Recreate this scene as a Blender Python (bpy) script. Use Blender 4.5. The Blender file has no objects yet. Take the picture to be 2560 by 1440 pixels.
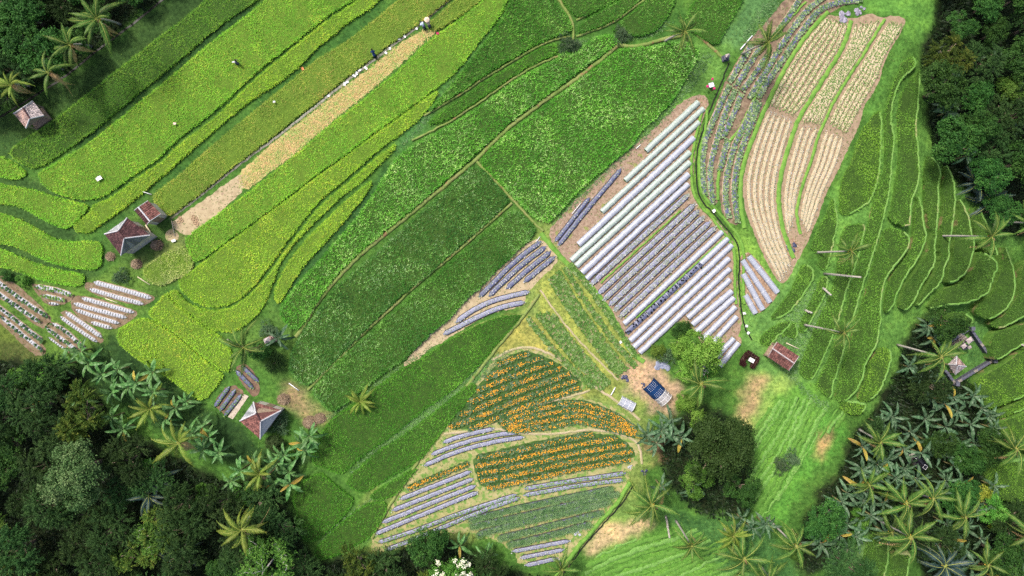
import bpy, math, random
import numpy as np
from mathutils import Vector, Matrix
from mathutils.geometry import delaunay_2d_cdt

random.seed(7)
RNG = np.random.default_rng(11)
SC = bpy.context.scene
COL = SC.collection
# ---------------------------------------------------------------- camera, world, sun, exposure
K = 0.05            # metres per photo pixel on the ground
H = 86.0            # drone height
cam_d = bpy.data.cameras.new('camera')
cam_d.sensor_width = 36.0
cam_d.lens = 36.0 * H / (2560 * K)
cam_d.clip_start = 1.0
cam_d.clip_end = 1500.0
cam = bpy.data.objects.new('camera', cam_d)
cam.location = (0, 0, H)
COL.objects.link(cam)
SC.camera = cam

SUN_ELEV, SUN_AZ = 58.0, 315.0      # hazy sun, from the north-west
world = bpy.data.worlds.new('World')
SC.world = world
world.use_nodes = True
wn = world.node_tree
sky = wn.nodes.new('ShaderNodeTexSky')
sky.sky_type = 'NISHITA'
sky.sun_disc = False
sky.sun_elevation = math.radians(SUN_ELEV)
sky.sun_rotation = math.radians(SUN_AZ)
sky.dust_density = 4.0
sky.air_density = 0.7
sky.ozone_density = 0.3
wn.links.new(sky.outputs[0], wn.nodes['Background'].inputs[0])
wn.nodes['Background'].inputs[1].default_value = 0.13
sd = bpy.data.lights.new('sun', 'SUN')
sd.energy = 2.1
sd.angle = math.radians(8.0)
sd.color = (1.0, 0.95, 0.86)
sun = bpy.data.objects.new('sun', sd)
az = math.radians(SUN_AZ)
el = math.radians(SUN_ELEV)
tosun = Vector((math.sin(az) * math.cos(el), math.cos(az) * math.cos(el), math.sin(el)))
sun.rotation_euler = tosun.to_track_quat('Z', 'Y').to_euler()
sun.location = (-60, 60, 120)
COL.objects.link(sun)
SC.view_settings.view_transform = 'Standard'
SC.view_settings.look = 'None'
SC.view_settings.gamma = 1.0
SC.view_settings.exposure = 1.0
SC.cycles.max_bounces = 6
SC.cycles.use_denoising = False
SC.cycles.transparent_max_bounces = 8

# ---------------------------------------------------------------- coordinates
def P(s):
    return [tuple(float(v) for v in q.split(',')) for q in s.split()]

_uy = [-200, 0, 135, 360, 560, 720, 1000, 1200, 1440, 1700]
_ux = [2340, 2310, 2270, 2222, 2190, 2140, 2060, 2150, 2250, 2300]
def _ss(t):
    t = np.clip(t, 0, 1)
    return t * t * (3 - 2 * t)
def gzp(px, py):
    """terrain height (m) as a function of ground position in photo pixels"""
    px = np.asarray(px, float); py = np.asarray(py, float)
    u = px - np.interp(py, _uy, _ux)
    t = np.maximum(0, (u + 45) / 350.0)
    z = -6.2 * np.minimum(1.6, t * t / (t + .12))
    d = (py - 930) - px * 0.52
    z = z - 4.0 * _ss(d / 420.0)
    d = 270 - py - 0.70 * px
    z = z - 3.0 * _ss(d / 260.0)
    return z
def gzw(X, Y):
    return gzp(np.asarray(X) / K + 1280, 720 - np.asarray(Y) / K)
def WA(pts, dz=0.0):
    """photo pixels -> world points on the terrain (raised by dz)"""
    a = np.asarray(pts, float).reshape(-1, 2)
    x = (a[:, 0] - 1280) * K; y = (720 - a[:, 1]) * K
    z = np.zeros(len(a))
    X, Y = x, y
    for _ in range(5):
        f = (H - z - dz) / H
        X, Y = x * f, y * f
        z = gzw(X, Y)
    return np.stack([X, Y, z + dz], 1)
def W(px, py, dz=0.0):
    return Vector(WA([(px, py)], dz)[0])
def AT(px, py, z):
    """photo pixel seen at absolute height z"""
    f = (H - z) / H
    return Vector(((px - 1280) * K * f, (720 - py) * K * f, z))

def chaikin(pts, n=1, closed=True):
    a = np.asarray(pts, float)
    for _ in range(n):
        b = np.roll(a, -1, 0) if closed else a[1:]
        c = a if closed else a[:-1]
        q = c * .75 + b * .25; r = c * .25 + b * .75
        o = np.empty((len(q) * 2, a.shape[1])); o[0::2] = q; o[1::2] = r
        a = o if closed else np.vstack([a[:1], o, a[-1:]])
    return a
def resample(pts, step, closed=True):
    a = np.asarray(pts, float)
    if closed: a = np.vstack([a, a[:1]])
    seg = np.linalg.norm(np.diff(a[:, :2], axis=0), axis=1)
    keep = np.concatenate([[True], seg > 1e-6]); a = a[keep]
    s = np.concatenate([[0], np.cumsum(np.linalg.norm(np.diff(a[:, :2], axis=0), axis=1))])
    n = max(3 if closed else 2, int(round(s[-1] / step)) + (0 if closed else 1))
    t = np.linspace(0, s[-1], n, endpoint=not closed)
    return np.stack([np.interp(t, s, a[:, i]) for i in range(a.shape[1])], 1)
def inside(poly, pts):
    poly = np.asarray(poly, float); x, y = pts[:, 0], pts[:, 1]
    r = np.zeros(len(pts), bool)
    j = len(poly) - 1
    for i in range(len(poly)):
        xi, yi = poly[i, :2]; xj, yj = poly[j, :2]
        if yi != yj:
            c = ((yi > y) != (yj > y)) & (x < (xj - xi) * (y - yi) / (yj - yi) + xi)
            r ^= c
        j = i
    return r
def scatter(poly, s, jit=.5):
    poly = np.asarray(poly, float)
    lo = poly[:, :2].min(0); hi = poly[:, :2].max(0)
    gx, gy = np.meshgrid(np.arange(lo[0], hi[0], s), np.arange(lo[1], hi[1], s))
    p = np.stack([gx.ravel(), gy.ravel()], 1)
    p = p + RNG.uniform(-jit, jit, p.shape) * s
    return p[inside(poly, p)]
_ns = [(RNG.uniform(-1, 1, 2) * f, RNG.uniform(0, 6.28), w) for f, w in
       ((.25, 1), (.3, 1), (.5, .7), (.6, .7), (1.1, .5), (1.3, .5), (2.3, .35), (2.7, .35))]
def fnoise(x, y, sc=1.0):
    """smooth pseudo noise about -1..1"""
    r = 0
    for v, p, w in _ns:
        r = r + w * np.sin((v[0] * x + v[1] * y) * sc * 2 + p + 1.3 * np.sin((v[1] * x - v[0] * y) * sc + p))
    return r / 2.6

# ---------------------------------------------------------------- mesh helpers
def mesh(name, verts, faces, mats, t=None, mi=None, smooth=False):
    """verts (n,3); faces: (m,3) array, (m,4) array or list of tuples; t: float per vertex"""
    me = bpy.data.meshes.new(name)
    verts = np.asarray(verts, np.float32)
    if isinstance(faces, np.ndarray):
        m, k = faces.shape
        me.vertices.add(len(verts)); me.vertices.foreach_set('co', verts.ravel())
        me.loops.add(m * k); me.loops.foreach_set('vertex_index', faces.astype(np.int32).ravel())
        me.polygons.add(m)
        me.polygons.foreach_set('loop_start', np.arange(0, m * k, k, dtype=np.int32))
        me.update(calc_edges=True)
    else:
        me.from_pydata([tuple(map(float, v)) for v in verts], [], [tuple(int(i) for i in f) for f in faces])
        m = len(faces)
    for x in (mats if isinstance(mats, (list, tuple)) else [mats]):
        me.materials.append(x)
    if mi is not None:
        me.polygons.foreach_set('material_index', np.asarray(mi, np.int32))
    if smooth:
        me.polygons.foreach_set('use_smooth', np.ones(m, bool))
    if t is not None:
        at = me.attributes.new('t', 'FLOAT', 'POINT')
        at.data.foreach_set('value', np.asarray(t, np.float32))
    return me
def ob(name, me, parent=None, kind=None, label=None, cat=None, group=None, loc=None):
    o = bpy.data.objects.new(name, me)
    COL.objects.link(o)
    if parent is not None: o.parent = parent
    if loc is not None: o.location = loc
    if kind: o['kind'] = kind
    if label: o['label'] = label
    if cat: o['category'] = cat
    if group: o['group'] = group
    return o
def empty(name, loc, label=None, cat=None, group=None, rz=0.0):
    o = ob(name, None, None, None, label, cat, group)
    o.location = loc; o.rotation_euler = (0, 0, rz)
    o.empty_display_size = .2
    return o
class MB:
    """collects shapes for one mesh"""
    def __init__(s): s.v = []; s.f = []; s.m = []; s.t = []
    def add(s, v, f, mi=0, t=0.5):
        n = len(s.v)
        s.v += [tuple(map(float, p)) for p in v]
        s.f += [tuple(i + n for i in q) for q in f]
        s.m += [mi] * len(f)
        s.t += [t] * len(v)
    def box(s, c, d, rz=0, mi=0, t=.5):
        cx, sx = math.cos(rz), math.sin(rz)
        v = []
        for z in (-.5, .5):
            for x, y in ((-.5, -.5), (.5, -.5), (.5, .5), (-.5, .5)):
                X, Y = x * d[0], y * d[1]
                v.append((c[0] + X * cx - Y * sx, c[1] + X * sx + Y * cx, c[2] + z * d[2]))
        s.add(v, [(3, 2, 1, 0), (4, 5, 6, 7), (0, 1, 5, 4), (1, 2, 6, 5), (2, 3, 7, 6), (3, 0, 4, 7)], mi, t)
    def tube(s, pts, r, n=6, mi=0, t=.5, cap=True):
        pts = [Vector(p) for p in pts]
        rr = r if isinstance(r, (list, tuple)) else [r] * len(pts)
        v = []; f = []
        for i, p in enumerate(pts):
            d = (pts[min(i + 1, len(pts) - 1)] - pts[max(i - 1, 0)])
            d = d.normalized() if d.length > 1e-9 else Vector((0, 0, 1))
            a = d.cross(Vector((0, 0, 1)))
            a = a.normalized() if a.length > 1e-3 else Vector((1, 0, 0))
            b = d.cross(a)
            for k in range(n):
                w = 2 * math.pi * k / n
                v.append(p + (a * math.cos(w) + b * math.sin(w)) * rr[i])
        for i in range(len(pts) - 1):
            for k in range(n):
                f.append((i * n + k, i * n + (k + 1) % n, (i + 1) * n + (k + 1) % n, (i + 1) * n + k))
        if cap:
            f.append(tuple(range(n - 1, -1, -1))); f.append(tuple(range((len(pts) - 1) * n, len(pts) * n)))
        s.add(v, f, mi, t)
    def ball(s, c, r, mi=0, t=.5, nu=7, nv=5, sz=1.0, wob=0):
        v = [(c[0], c[1], c[2] - r * sz)]; f = []
        for j in range(1, nv):
            ph = -math.pi / 2 + math.pi * j / nv
            for i in range(nu):
                th = 2 * math.pi * i / nu
                q = r * (1 + random.uniform(-wob, wob))
                v.append((c[0] + q * math.cos(ph) * math.cos(th), c[1] + q * math.cos(ph) * math.sin(th), c[2] + q * sz * math.sin(ph)))
        v.append((c[0], c[1], c[2] + r * sz))
        for i in range(nu):
            f.append((0, 1 + (i + 1) % nu, 1 + i))
            for j in range(nv - 2):
                a = 1 + j * nu
                f.append((a + i, a + (i + 1) % nu, a + nu + (i + 1) % nu, a + nu + i))
            a = 1 + (nv - 2) * nu
            f.append((a + i, a + (i + 1) % nu, len(v) - 1))
        s.add(v, f, mi, t)
    def mesh(s, name, mats, smooth=False):
        return mesh(name, np.array(s.v), s.f, mats, s.t, s.m, smooth)
def sweep(line, prof, wj=0.0, taper=0.0):
    """line (n,3) world points; prof [(offset, z)] from left to right -> verts, quads.  taper: metres over which the ends shrink"""
    a = np.asarray(line, float); n = len(a)
    d = np.gradient(a[:, :2], axis=0); d /= np.maximum(np.linalg.norm(d, axis=1), 1e-9)[:, None]
    nrm = np.stack([-d[:, 1], d[:, 0]], 1)
    s = np.concatenate([[0], np.cumsum(np.linalg.norm(np.diff(a[:, :2], axis=0), axis=1))])
    w = np.ones(n)
    if taper > 0:
        e = np.minimum(s, s[-1] - s) / taper
        w = np.sqrt(np.clip(1 - (1 - np.clip(e, 0.0, 1)) ** 2, 0.02, 1))
    pr = np.asarray(prof, float); m = len(pr)
    V = np.zeros((n, m, 3))
    j = 1 + (RNG.normal(0, wj, (n, m)) if wj else 0)
    off = pr[None, :, 0] * w[:, None] * j
    V[:, :, :2] = a[:, None, :2] + nrm[:, None, :] * off[:, :, None]
    V[:, :, 2] = a[:, None, 2] + pr[None, :, 1] * (0.35 + .65 * w[:, None]) * (1 + (RNG.normal(0, wj, (n, m)) if wj else 0))
    I = np.arange(n * m).reshape(n, m)
    q = np.stack([I[:-1, :-1], I[1:, :-1], I[1:, 1:], I[:-1, 1:]], -1).reshape(-1, 4)[:, ::-1]
    return V.reshape(-1, 3), q
def arch(w, h, n=7):
    return [(w * .5 * math.cos(math.pi * i / (n - 1)) , h * math.sin(math.pi * i / (n - 1)) ** .8) for i in range(n)]
def mound(w, h, n=5):
    return [(w * .5, -.06), (w * .42, h * .8), (w * .2, h), (-w * .2, h), (-w * .42, h * .8), (-w * .5, -.06)]

# ---------------------------------------------------------------- materials
MATS = {}
def _nodes(name):
    m = bpy.data.materials.new(name); m.use_nodes = True
    nt = m.node_tree; b = nt.nodes['Principled BSDF']
    return m, nt, b
def ramp(nt, cols, fac):
    r = nt.nodes.new('ShaderNodeValToRGB')
    e = r.color_ramp.elements
    while len(e) < len(cols): e.new(.5)
    for i, c in enumerate(cols):
        pos, c = c if isinstance(c[0], (int, float)) and len(c) == 2 and not isinstance(c[1], (int, float)) else (i / max(1, len(cols) - 1), c)
        e[i].position = pos; e[i].color = (*c, 1)
    nt.links.new(fac, r.inputs[0])
    return r.outputs[0]
def noise(nt, scale, detail=4, rough=.6, coord='Object', stretch=None):
    tc = nt.nodes.new('ShaderNodeTexCoord')
    n = nt.nodes.new('ShaderNodeTexNoise')
    n.inputs['Scale'].default_value = scale; n.inputs['Detail'].default_value = detail; n.inputs['Roughness'].default_value = rough
    src = tc.outputs[coord]
    if stretch:
        mp = nt.nodes.new('ShaderNodeMapping')
        mp.inputs['Scale'].default_value = stretch[0]; mp.inputs['Rotation'].default_value = (0, 0, stretch[1])
        nt.links.new(src, mp.inputs[0]); src = mp.outputs[0]
    nt.links.new(src, n.inputs[0])
    return n.outputs['Fac']
def math_(nt, op, a, b):
    m = nt.nodes.new('ShaderNodeMath'); m.operation = op
    for i, x in enumerate((a, b)):
        if isinstance(x, (int, float)): m.inputs[i].default_value = x
        else: nt.links.new(x, m.inputs[i])
    return m.outputs[0]
def mix(nt, fac, a, b, mode='MIX'):
    m = nt.nodes.new('ShaderNodeMix'); m.data_type = 'RGBA'; m.blend_type = mode
    for s, x in ((m.inputs[0], fac), (m.inputs[6], a), (m.inputs[7], b)):
        if isinstance(x, (int, float)): s.default_value = x
        elif isinstance(x, tuple): s.default_value = (*x, 1)
        else: nt.links.new(x, s)
    return m.outputs[2]
def bump(nt, b, fac, st=.5, dist=.05):
    n = nt.nodes.new('ShaderNodeBump'); n.inputs['Strength'].default_value = st; n.inputs['Distance'].default_value = dist
    nt.links.new(fac, n.inputs['Height']); nt.links.new(n.outputs[0], b.inputs['Normal'])
def leafmat(name, cols, rough=.55, spec=.25, trans=.25, patch=None, objvar=.0):
    """foliage: colour ramp over the per-leaf value t, mottled by a slow noise; a share of the light passes through"""
    if name in MATS: return MATS[name]
    m, nt, b = _nodes(name)
    a = nt.nodes.new('ShaderNodeAttribute'); a.attribute_name = 't'
    c = ramp(nt, cols, a.outputs['Fac'])
    if patch:
        f = noise(nt, patch[1], 3, .55)
        f = ramp(nt, [(.42, (0, 0, 0)), (.62, (1, 1, 1))], f)
        c = mix(nt, math_(nt, 'MULTIPLY', f, patch[2]), c, patch[0])
    if patch:
        c = mix(nt, 1.0, c, ramp(nt, [(.32, (.66, .72, .8)), (.5, (1, 1, 1)), (.68, (1.22, 1.16, 1.1))], noise(nt, patch[1] * 3.2, 4, .6)), 'MULTIPLY')
    if objvar:
        oi = nt.nodes.new('ShaderNodeObjectInfo')
        hs = nt.nodes.new('ShaderNodeHueSaturation')
        nt.links.new(math_(nt, 'ADD', math_(nt, 'MULTIPLY', oi.outputs['Random'], objvar * .04), .5 - objvar * .025), hs.inputs['Hue'])
        nt.links.new(math_(nt, 'ADD', math_(nt, 'MULTIPLY', oi.outputs['Random'], objvar), 1 - objvar * .5), hs.inputs['Value'])
        nt.links.new(c, hs.inputs['Color']); c = hs.outputs[0]
    nt.links.new(c, b.inputs['Base Color'])
    b.inputs['Roughness'].default_value = rough
    b.inputs['Specular IOR Level'].default_value = spec
    if trans:
        tr = nt.nodes.new('ShaderNodeBsdfTranslucent'); nt.links.new(c, tr.inputs[0])
        ms = nt.nodes.new('ShaderNodeMixShader'); ms.inputs[0].default_value = trans
        nt.links.new(b.outputs[0], ms.inputs[1]); nt.links.new(tr.outputs[0], ms.inputs[2])
        nt.links.new(ms.outputs[0], nt.nodes['Material Output'].inputs[0])
    MATS[name] = m
    return m
def surf(name, cols, scale=3.0, rough=.9, spec=.15, detail=5, bmp=.4, stretch=None, spots=None, tint=False, metal=0):
    """solid surface: noise-driven ramp of colours with optional spots (colour, scale, threshold)"""
    if name in MATS: return MATS[name]
    m, nt, b = _nodes(name)
    f = noise(nt, scale, detail, .65, 'Object', stretch)
    f2 = ramp(nt, [(.3, (0, 0, 0)), (.7, (1, 1, 1))], f)
    c = ramp(nt, cols, f2)
    if tint:
        a = nt.nodes.new('ShaderNodeAttribute'); a.attribute_name = 't'
        c = mix(nt, 1.0, c, ramp(nt, [(.45, .45, .45), (1.25, 1.2, 1.15)], a.outputs['Fac']), 'MULTIPLY')
    for sp in (spots or []):
        g = noise(nt, sp[1], 2, .5)
        g = ramp(nt, [(sp[2], (0, 0, 0)), (min(1, sp[2] + .06), (1, 1, 1))], g)
        c = mix(nt, g, c, sp[0])
    nt.links.new(c, b.inputs['Base Color'])
    b.inputs['Roughness'].default_value = rough; b.inputs['Specular IOR Level'].default_value = spec
    b.inputs['Metallic'].default_value = metal
    if bmp: bump(nt, b, f, bmp)
    MATS[name] = m
    return m
def film(name, col, col2, transp=0.0, rough=.35, spec=.5, scale=6):
    """plastic film: wrinkled, partly see-through"""
    if name in MATS: return MATS[name]
    m, nt, b = _nodes(name)
    f = noise(nt, scale, 4, .7)
    nt.links.new(ramp(nt, [(.35, col), (.65, col2)], f), b.inputs['Base Color'])
    b.inputs['Roughness'].default_value = rough; b.inputs['Specular IOR Level'].default_value = spec
    bump(nt, b, f, .6, .04)
    if transp:
        tr = nt.nodes.new('ShaderNodeBsdfTransparent')
        ms = nt.nodes.new('ShaderNodeMixShader'); ms.inputs[0].default_value = transp
        nt.links.new(b.outputs[0], ms.inputs[1]); nt.links.new(tr.outputs[0], ms.inputs[2])
        nt.links.new(ms.outputs[0], nt.nodes['Material Output'].inputs[0])
    MATS[name] = m
    return m

# rice colours
RICE_GOLD = leafmat('rice_golden', [(0.180, 0.385, 0.026), (0.298, 0.544, 0.039), (0.426, 0.634, 0.058), (0.659, 0.567, 0.078)], patch=((0.276, 0.544, 0.046), .12, .6))
RICE_LIME = leafmat('rice_lime', [(0.120, 0.348, 0.028), (0.226, 0.529, 0.042), (0.358, 0.659, 0.063), (0.620, 0.567, 0.084)], patch=((0.179, 0.490, 0.039), .1, .7))
RICE_OLIVE = leafmat('rice_olive', [(0.147, 0.259, 0.033), (0.263, 0.410, 0.050), (0.378, 0.454, 0.077), (0.546, 0.389, 0.110)], patch=((0.231, 0.389, 0.044), .1, .6))
RICE_LEAF = leafmat('rice_leaf_green', [(0.060, 0.196, 0.018), (0.132, 0.322, 0.030), (0.228, 0.448, 0.048), (0.360, 0.483, 0.072)], patch=((0.084, 0.253, 0.024), .07, .7))  # darker leaf green than the lime and golden rice
RICE_MID = leafmat('rice_mid', [(0.036, 0.159, 0.013), (0.108, 0.358, 0.027), (0.242, 0.557, 0.082), (0.585, 0.750, 0.291)], patch=((0.066, 0.292, 0.020), .14, .7))
RICE_DEEP = leafmat('rice_deep', [(0.026, 0.108, 0.010), (0.064, 0.243, 0.018), (0.141, 0.378, 0.042), (0.333, 0.567, 0.135)], patch=((0.038, 0.162, 0.013), .12, .7))
RICE_FINE = leafmat('rice_fine', [(0.028, 0.124, 0.010), (0.069, 0.249, 0.017), (0.124, 0.366, 0.029), (0.221, 0.467, 0.062)], patch=((0.049, 0.205, 0.014), .09, .7))
RICE_TERR = leafmat('rice_terrace', [(0.067, 0.183, 0.022), (0.116, 0.281, 0.029), (0.171, 0.378, 0.041), (0.244, 0.464, 0.072)], patch=((0.098, 0.256, 0.026), .1, .5))
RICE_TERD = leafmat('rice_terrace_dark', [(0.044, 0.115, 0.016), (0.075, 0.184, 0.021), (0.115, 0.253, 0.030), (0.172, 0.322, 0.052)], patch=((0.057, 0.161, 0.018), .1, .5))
RICE_TERB = leafmat('rice_terrace_bright', [(0.094, 0.231, 0.020), (0.149, 0.330, 0.026), (0.209, 0.407, 0.040), (0.286, 0.473, 0.066)], patch=((0.121, 0.297, 0.024), .1, .5))
BASE_T = surf('terrace_bank', [(.06, .14, .025), (.1, .21, .035), (.16, .26, .06)], .9, bmp=.6, spots=[((.24, .22, .09), .6, .6)])
BASE_G = surf('crop_floor', [(.02, .045, .008), (.04, .085, .012)], 2.0, bmp=0)
BASE_Y = surf('crop_floor_light', [(.06, .11, .012), (.1, .17, .02)], 2.0, bmp=0)
GRASSM = leafmat('grass_blades', [(.03, .09, .012), (.07, .17, .02), (.12, .24, .035), (.22, .28, .08)], trans=.2)
BUND = surf('bund_grass', [(0.096, 0.220, 0.041), (0.136, 0.264, 0.059), (0.176, 0.282, 0.081)], .35, spots=[((0.224, 0.246, 0.099), .35, .62)])
PATHM = surf('grass_path', [(.09, .15, .03), (.17, .22, .06), (.2, .2, .08)], .6, spots=[((.2, .13, .06), 1.1, .62)])
SOIL = surf('brown_soil', [(.16, .1, .065), (.26, .17, .11), (.34, .25, .18)], 1.6, bmp=.8, spots=[((.4, .34, .24), 5, .6)])
SOIL_PALE = surf('pale_soil', [(.26, .2, .12), (.35, .28, .17), (.42, .34, .22)], 1.2, bmp=.6, spots=[((.27, .2, .13), 2.5, .6)])
SOIL_TAN = surf('tan_soil', [(.24, .19, .1), (.33, .26, .15), (.38, .31, .19)], 1.2, bmp=.6, spots=[((.2, .24, .08), 1.8, .55)])
SOIL_DRY = surf('dry_ridge_soil', [(.33, .27, .17), (.41, .345, .22), (.46, .39, .27)], 2.2, bmp=.7, spots=[((.36, .27, .17), 4, .62)])
FURROW = surf('furrow_soil', [(.17, .12, .075), (.26, .19, .125), (.32, .245, .16)], 2.2, bmp=.8)
DARKSOIL = surf('dark_soil', [(.07, .045, .035), (.14, .09, .06), (.2, .13, .09)], 2.0, bmp=.8)
STRAW_G = surf('straw_ground', [(.26, .28, .09), (.38, .3, .13), (.44, .33, .17)], .8, spots=[((.2, .3, .07), .7, .5)])
FLOORM = surf('forest_floor', [(.006, .008, .005), (.016, .022, .01), (.03, .035, .016)], .8, bmp=.5)

# ---------------------------------------------------------------- ground sheet with land cover
FOREST = {
    'valley': P('-400,880 0,895 60,905 150,925 185,905 215,960 250,1000 300,1075 400,1120 480,1160 590,1215 640,1190 700,1215 728,1250 738,1300 765,1370 800,1412 860,1385 930,1390 1030,1372 1075,1325 1120,1340 1200,1390 1260,1420 1330,1436 1430,1446 1440,1600 1000,1800 -400,1800'),
    'corner': P('-300,-300 470,-300 400,0 285,85 165,185 60,250 -300,330'),
    'hollow': P('2355,-300 2350,0 2325,90 2300,150 2312,200 2308,260 2315,330 2345,400 2400,455 2455,535 2490,575 2560,590 2900,590 2900,-300'),
    'gully': P('2255,850 2330,780 2380,800 2350,880 2340,960 2430,950 2460,1040 2455,1110 2490,1180 2475,1240 2520,1270 2900,1290 2900,1700 2330,1700 2300,1400 2220,1330 2140,1330 2090,1400 2010,1440 1990,1330 2040,1250 2100,1170 2140,1080 2180,1030 2225,960'),
    'grove': P('1650,1130 1690,1060 1760,1020 1840,1060 1870,1150 1890,1240 1840,1300 1750,1290 1690,1230 1660,1180'),
}
cov_regions = [  # (polygon, colour, blur passes are shared)
    (P('-300,100 0,290 160,200 410,0 560,-100 560,0 300,180 100,320 20,380 -300,420'), (.028, .062, .016)),
    (P('-300,360 0,340 110,330 20,420 100,440 230,500 190,590 260,600 250,700 60,690 -300,640'), (.035, .08, .02)),
    (P('90,690 250,690 330,640 440,720 300,830 250,880 90,900 -50,880 -50,690'), (.07, .14, .025)),
    (P('0,800 100,860 120,890 60,910 -200,900 -200,800'), (.09, .13, .025)),
    (P('270,500 440,480 470,640 360,690 270,640'), (.05, .105, .022)),
    (P('1100,220 1290,-40 1240,40 1190,130 1140,190 1060,330 980,400 970,370'), (.05, .14, .035)),
    (P('930,450 1000,390 960,460 700,780 690,760 720,690'), (.025, .075, .02)),  # dark strip: shadow beside the tall rice, painted into the cover colour
    (P('640,20 620,50 200,380 190,360 560,50 630,-10'), (.02, .055, .015)),
    (P('950,-10 1010,-10 880,110 640,280 380,490 260,590 200,600 330,510 640,255'), (.035, .1, .02)),
    (P('640,790 700,770 760,840 720,900 740,960 830,1030 800,1080 700,960 590,900 560,840'), (.06, .13, .025)),
    (P('1400,60 1700,20 1760,60 1800,120 1640,120 1400,160'), (.045, .12, .022)),
    (P('1690,-30 1980,-30 1880,90 1820,140 1790,120 1860,20'), (.07, .16, .05)),
    (P('1740,100 1830,130 1800,200 1740,240 1560,390 1370,575 1360,560 1560,360 1700,230'), (.09, .2, .04)),
    (P('1700,560 1350,560 1340,700 1250,800 1100,1000 900,1250 900,1400 1200,1350 1600,1250 1640,1100 1600,900'), (.14, .2, .05)),
    (P('1000,910 1100,860 1300,770 1310,790 1100,1080 950,1300 900,1400 830,1400 960,1200'), (.07, .17, .035)),
    (P('1240,800 1330,780 1500,970 1450,1000 1300,880 1230,900'), (.24, .24, .06)),
    (P('1350,700 1410,650 1600,900 1540,990 1480,980 1340,800'), (.2, .24, .055)),
    (P('1735,240 1760,240 1755,330 1740,480 1850,600 1870,850 1800,870 1840,800 1830,620 1730,490'), (.11, .22, .035)),
    (P('1840,540 1870,560 1900,640 1950,740 1880,800 1850,700'), (.12, .24, .04)),
    (P('2130,0 2350,-20 2330,100 2260,120 2190,270 2100,430 2020,600 1950,760 1850,900 1900,800 1990,640 2100,420 2220,180 2260,60 2140,30'), (.08, .2, .035)),
    (P('1860,760 2000,640 2060,700 2100,900 2000,960 1880,930 1850,860'), (.09, .2, .045)),
    (P('2080,480 2300,160 2560,500 2560,1000 2400,1020 2050,1020'), (.085, .2, .038)),
    (P('1990,930 2090,1010 2040,1090 1990,1170 1890,1300 1860,1200 1890,1080 1930,990'), (.085, .21, .032)),
    (P('2060,1030 2130,1040 2120,1110 2040,1190 1960,1300 1900,1290 1990,1150'), (.07, .2, .03)),
    (P('1890,920 1985,935 1930,1000 1890,1090 1850,1050 1860,980'), (.16, .26, .06)),
    (P('1440,1460 1490,1370 1640,1330 1740,1290 1900,1440 1900,1600 1440,1600'), (.08, .2, .03)),
    (P('1440,1360 1530,1260 1600,1230 1640,1310 1500,1380'), (.13, .22, .05)),
    (P('1640,1260 1760,1300 1900,1310 2010,1420 1960,1600 1800,1440'), (.045, .12, .03)),
    (P('2100,1400 2200,1310 2220,1360 2150,1480 2050,1600'), (.08, .16, .05)),
    (P('2420,800 2600,800 2600,900 2420,960'), (.07, .17, .04)),
    (P('2450,1060 2600,1060 2600,1280 2480,1260'), (.08, .18, .03)),
]
cov_regions += [
    (P('285,835 400,930 510,1012 600,1060 640,1110 790,1160 720,1220 560,1160 380,1060 250,990 190,905'), (.02, .05, .014)),  # darker green painted in for the shade beside the bananas
    (P('1480,1375 1455,1352 1520,1308 1580,1283 1640,1300 1600,1325 1530,1355'), (.36, .28, .15)),
    (P('1900,928 1925,945 1897,1005 1857,1068 1830,1048 1850,990 1880,945'), (.27, .24, .1)),
    (P('1905,935 1915,945 1885,1010 1855,1050 1845,1035 1870,990'), (.36, .25, .13)),
    (P('2055,1085 2090,1072 2097,1105 2065,1148 2038,1152 2045,1110'), (.27, .2, .09)),
    (P('380,690 410,600 450,575 470,600 440,640 400,660 340,680 330,650 370,630'), (.1, .14, .04)),
    (P('690,965 740,960 775,975 830,1035 825,1060 770,1055 720,1010 690,1000'), (.17, .17, .07)),
    (P('715,968 745,968 790,1010 770,1025 735,1000'), (.26, .19, .1)),
    (P('1580,905 1615,892 1655,930 1705,985 1690,1035 1640,1035 1600,985 1560,960 1540,940'), (.32, .23, .15)),
    (P('1655,1085 1700,1070 1690,1130 1660,1160 1625,1150 1600,1110'), (.2, .12, .07)),
    (P('0,860 60,850 110,880 90,930 0,920'), (.07, .09, .025)),
]
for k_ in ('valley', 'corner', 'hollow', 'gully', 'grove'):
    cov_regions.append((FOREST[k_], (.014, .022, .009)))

gx = np.concatenate([[-420, -300, -200, -140, -100, -85], np.arange(-76, 76.01, .45), [85, 100, 140, 200, 300, 420]])
gy = np.concatenate([[-420, -300, -200, -130, -90, -65, -55], np.arange(-48, 48.01, .45), [55, 65, 90, 130, 200, 300, 420]])
GX, GY = np.meshgrid(gx, gy)
GZ = gzw(GX, GY)
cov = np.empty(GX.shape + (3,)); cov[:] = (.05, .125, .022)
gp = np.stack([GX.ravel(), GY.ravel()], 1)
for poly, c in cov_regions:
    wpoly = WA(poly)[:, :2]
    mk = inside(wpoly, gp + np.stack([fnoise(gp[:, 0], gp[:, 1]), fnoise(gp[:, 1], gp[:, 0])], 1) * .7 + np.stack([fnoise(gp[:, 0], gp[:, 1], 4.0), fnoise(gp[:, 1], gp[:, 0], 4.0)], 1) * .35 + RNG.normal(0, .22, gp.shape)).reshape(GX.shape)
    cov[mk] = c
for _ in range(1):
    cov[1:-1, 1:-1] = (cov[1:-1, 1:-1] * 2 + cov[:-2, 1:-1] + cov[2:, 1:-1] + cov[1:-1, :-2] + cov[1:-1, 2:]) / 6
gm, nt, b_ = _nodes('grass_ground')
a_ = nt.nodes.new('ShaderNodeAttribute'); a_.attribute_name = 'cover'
n1 = noise(nt, .35, 6, .7); n2 = noise(nt, 2.2, 4, .7)
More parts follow.
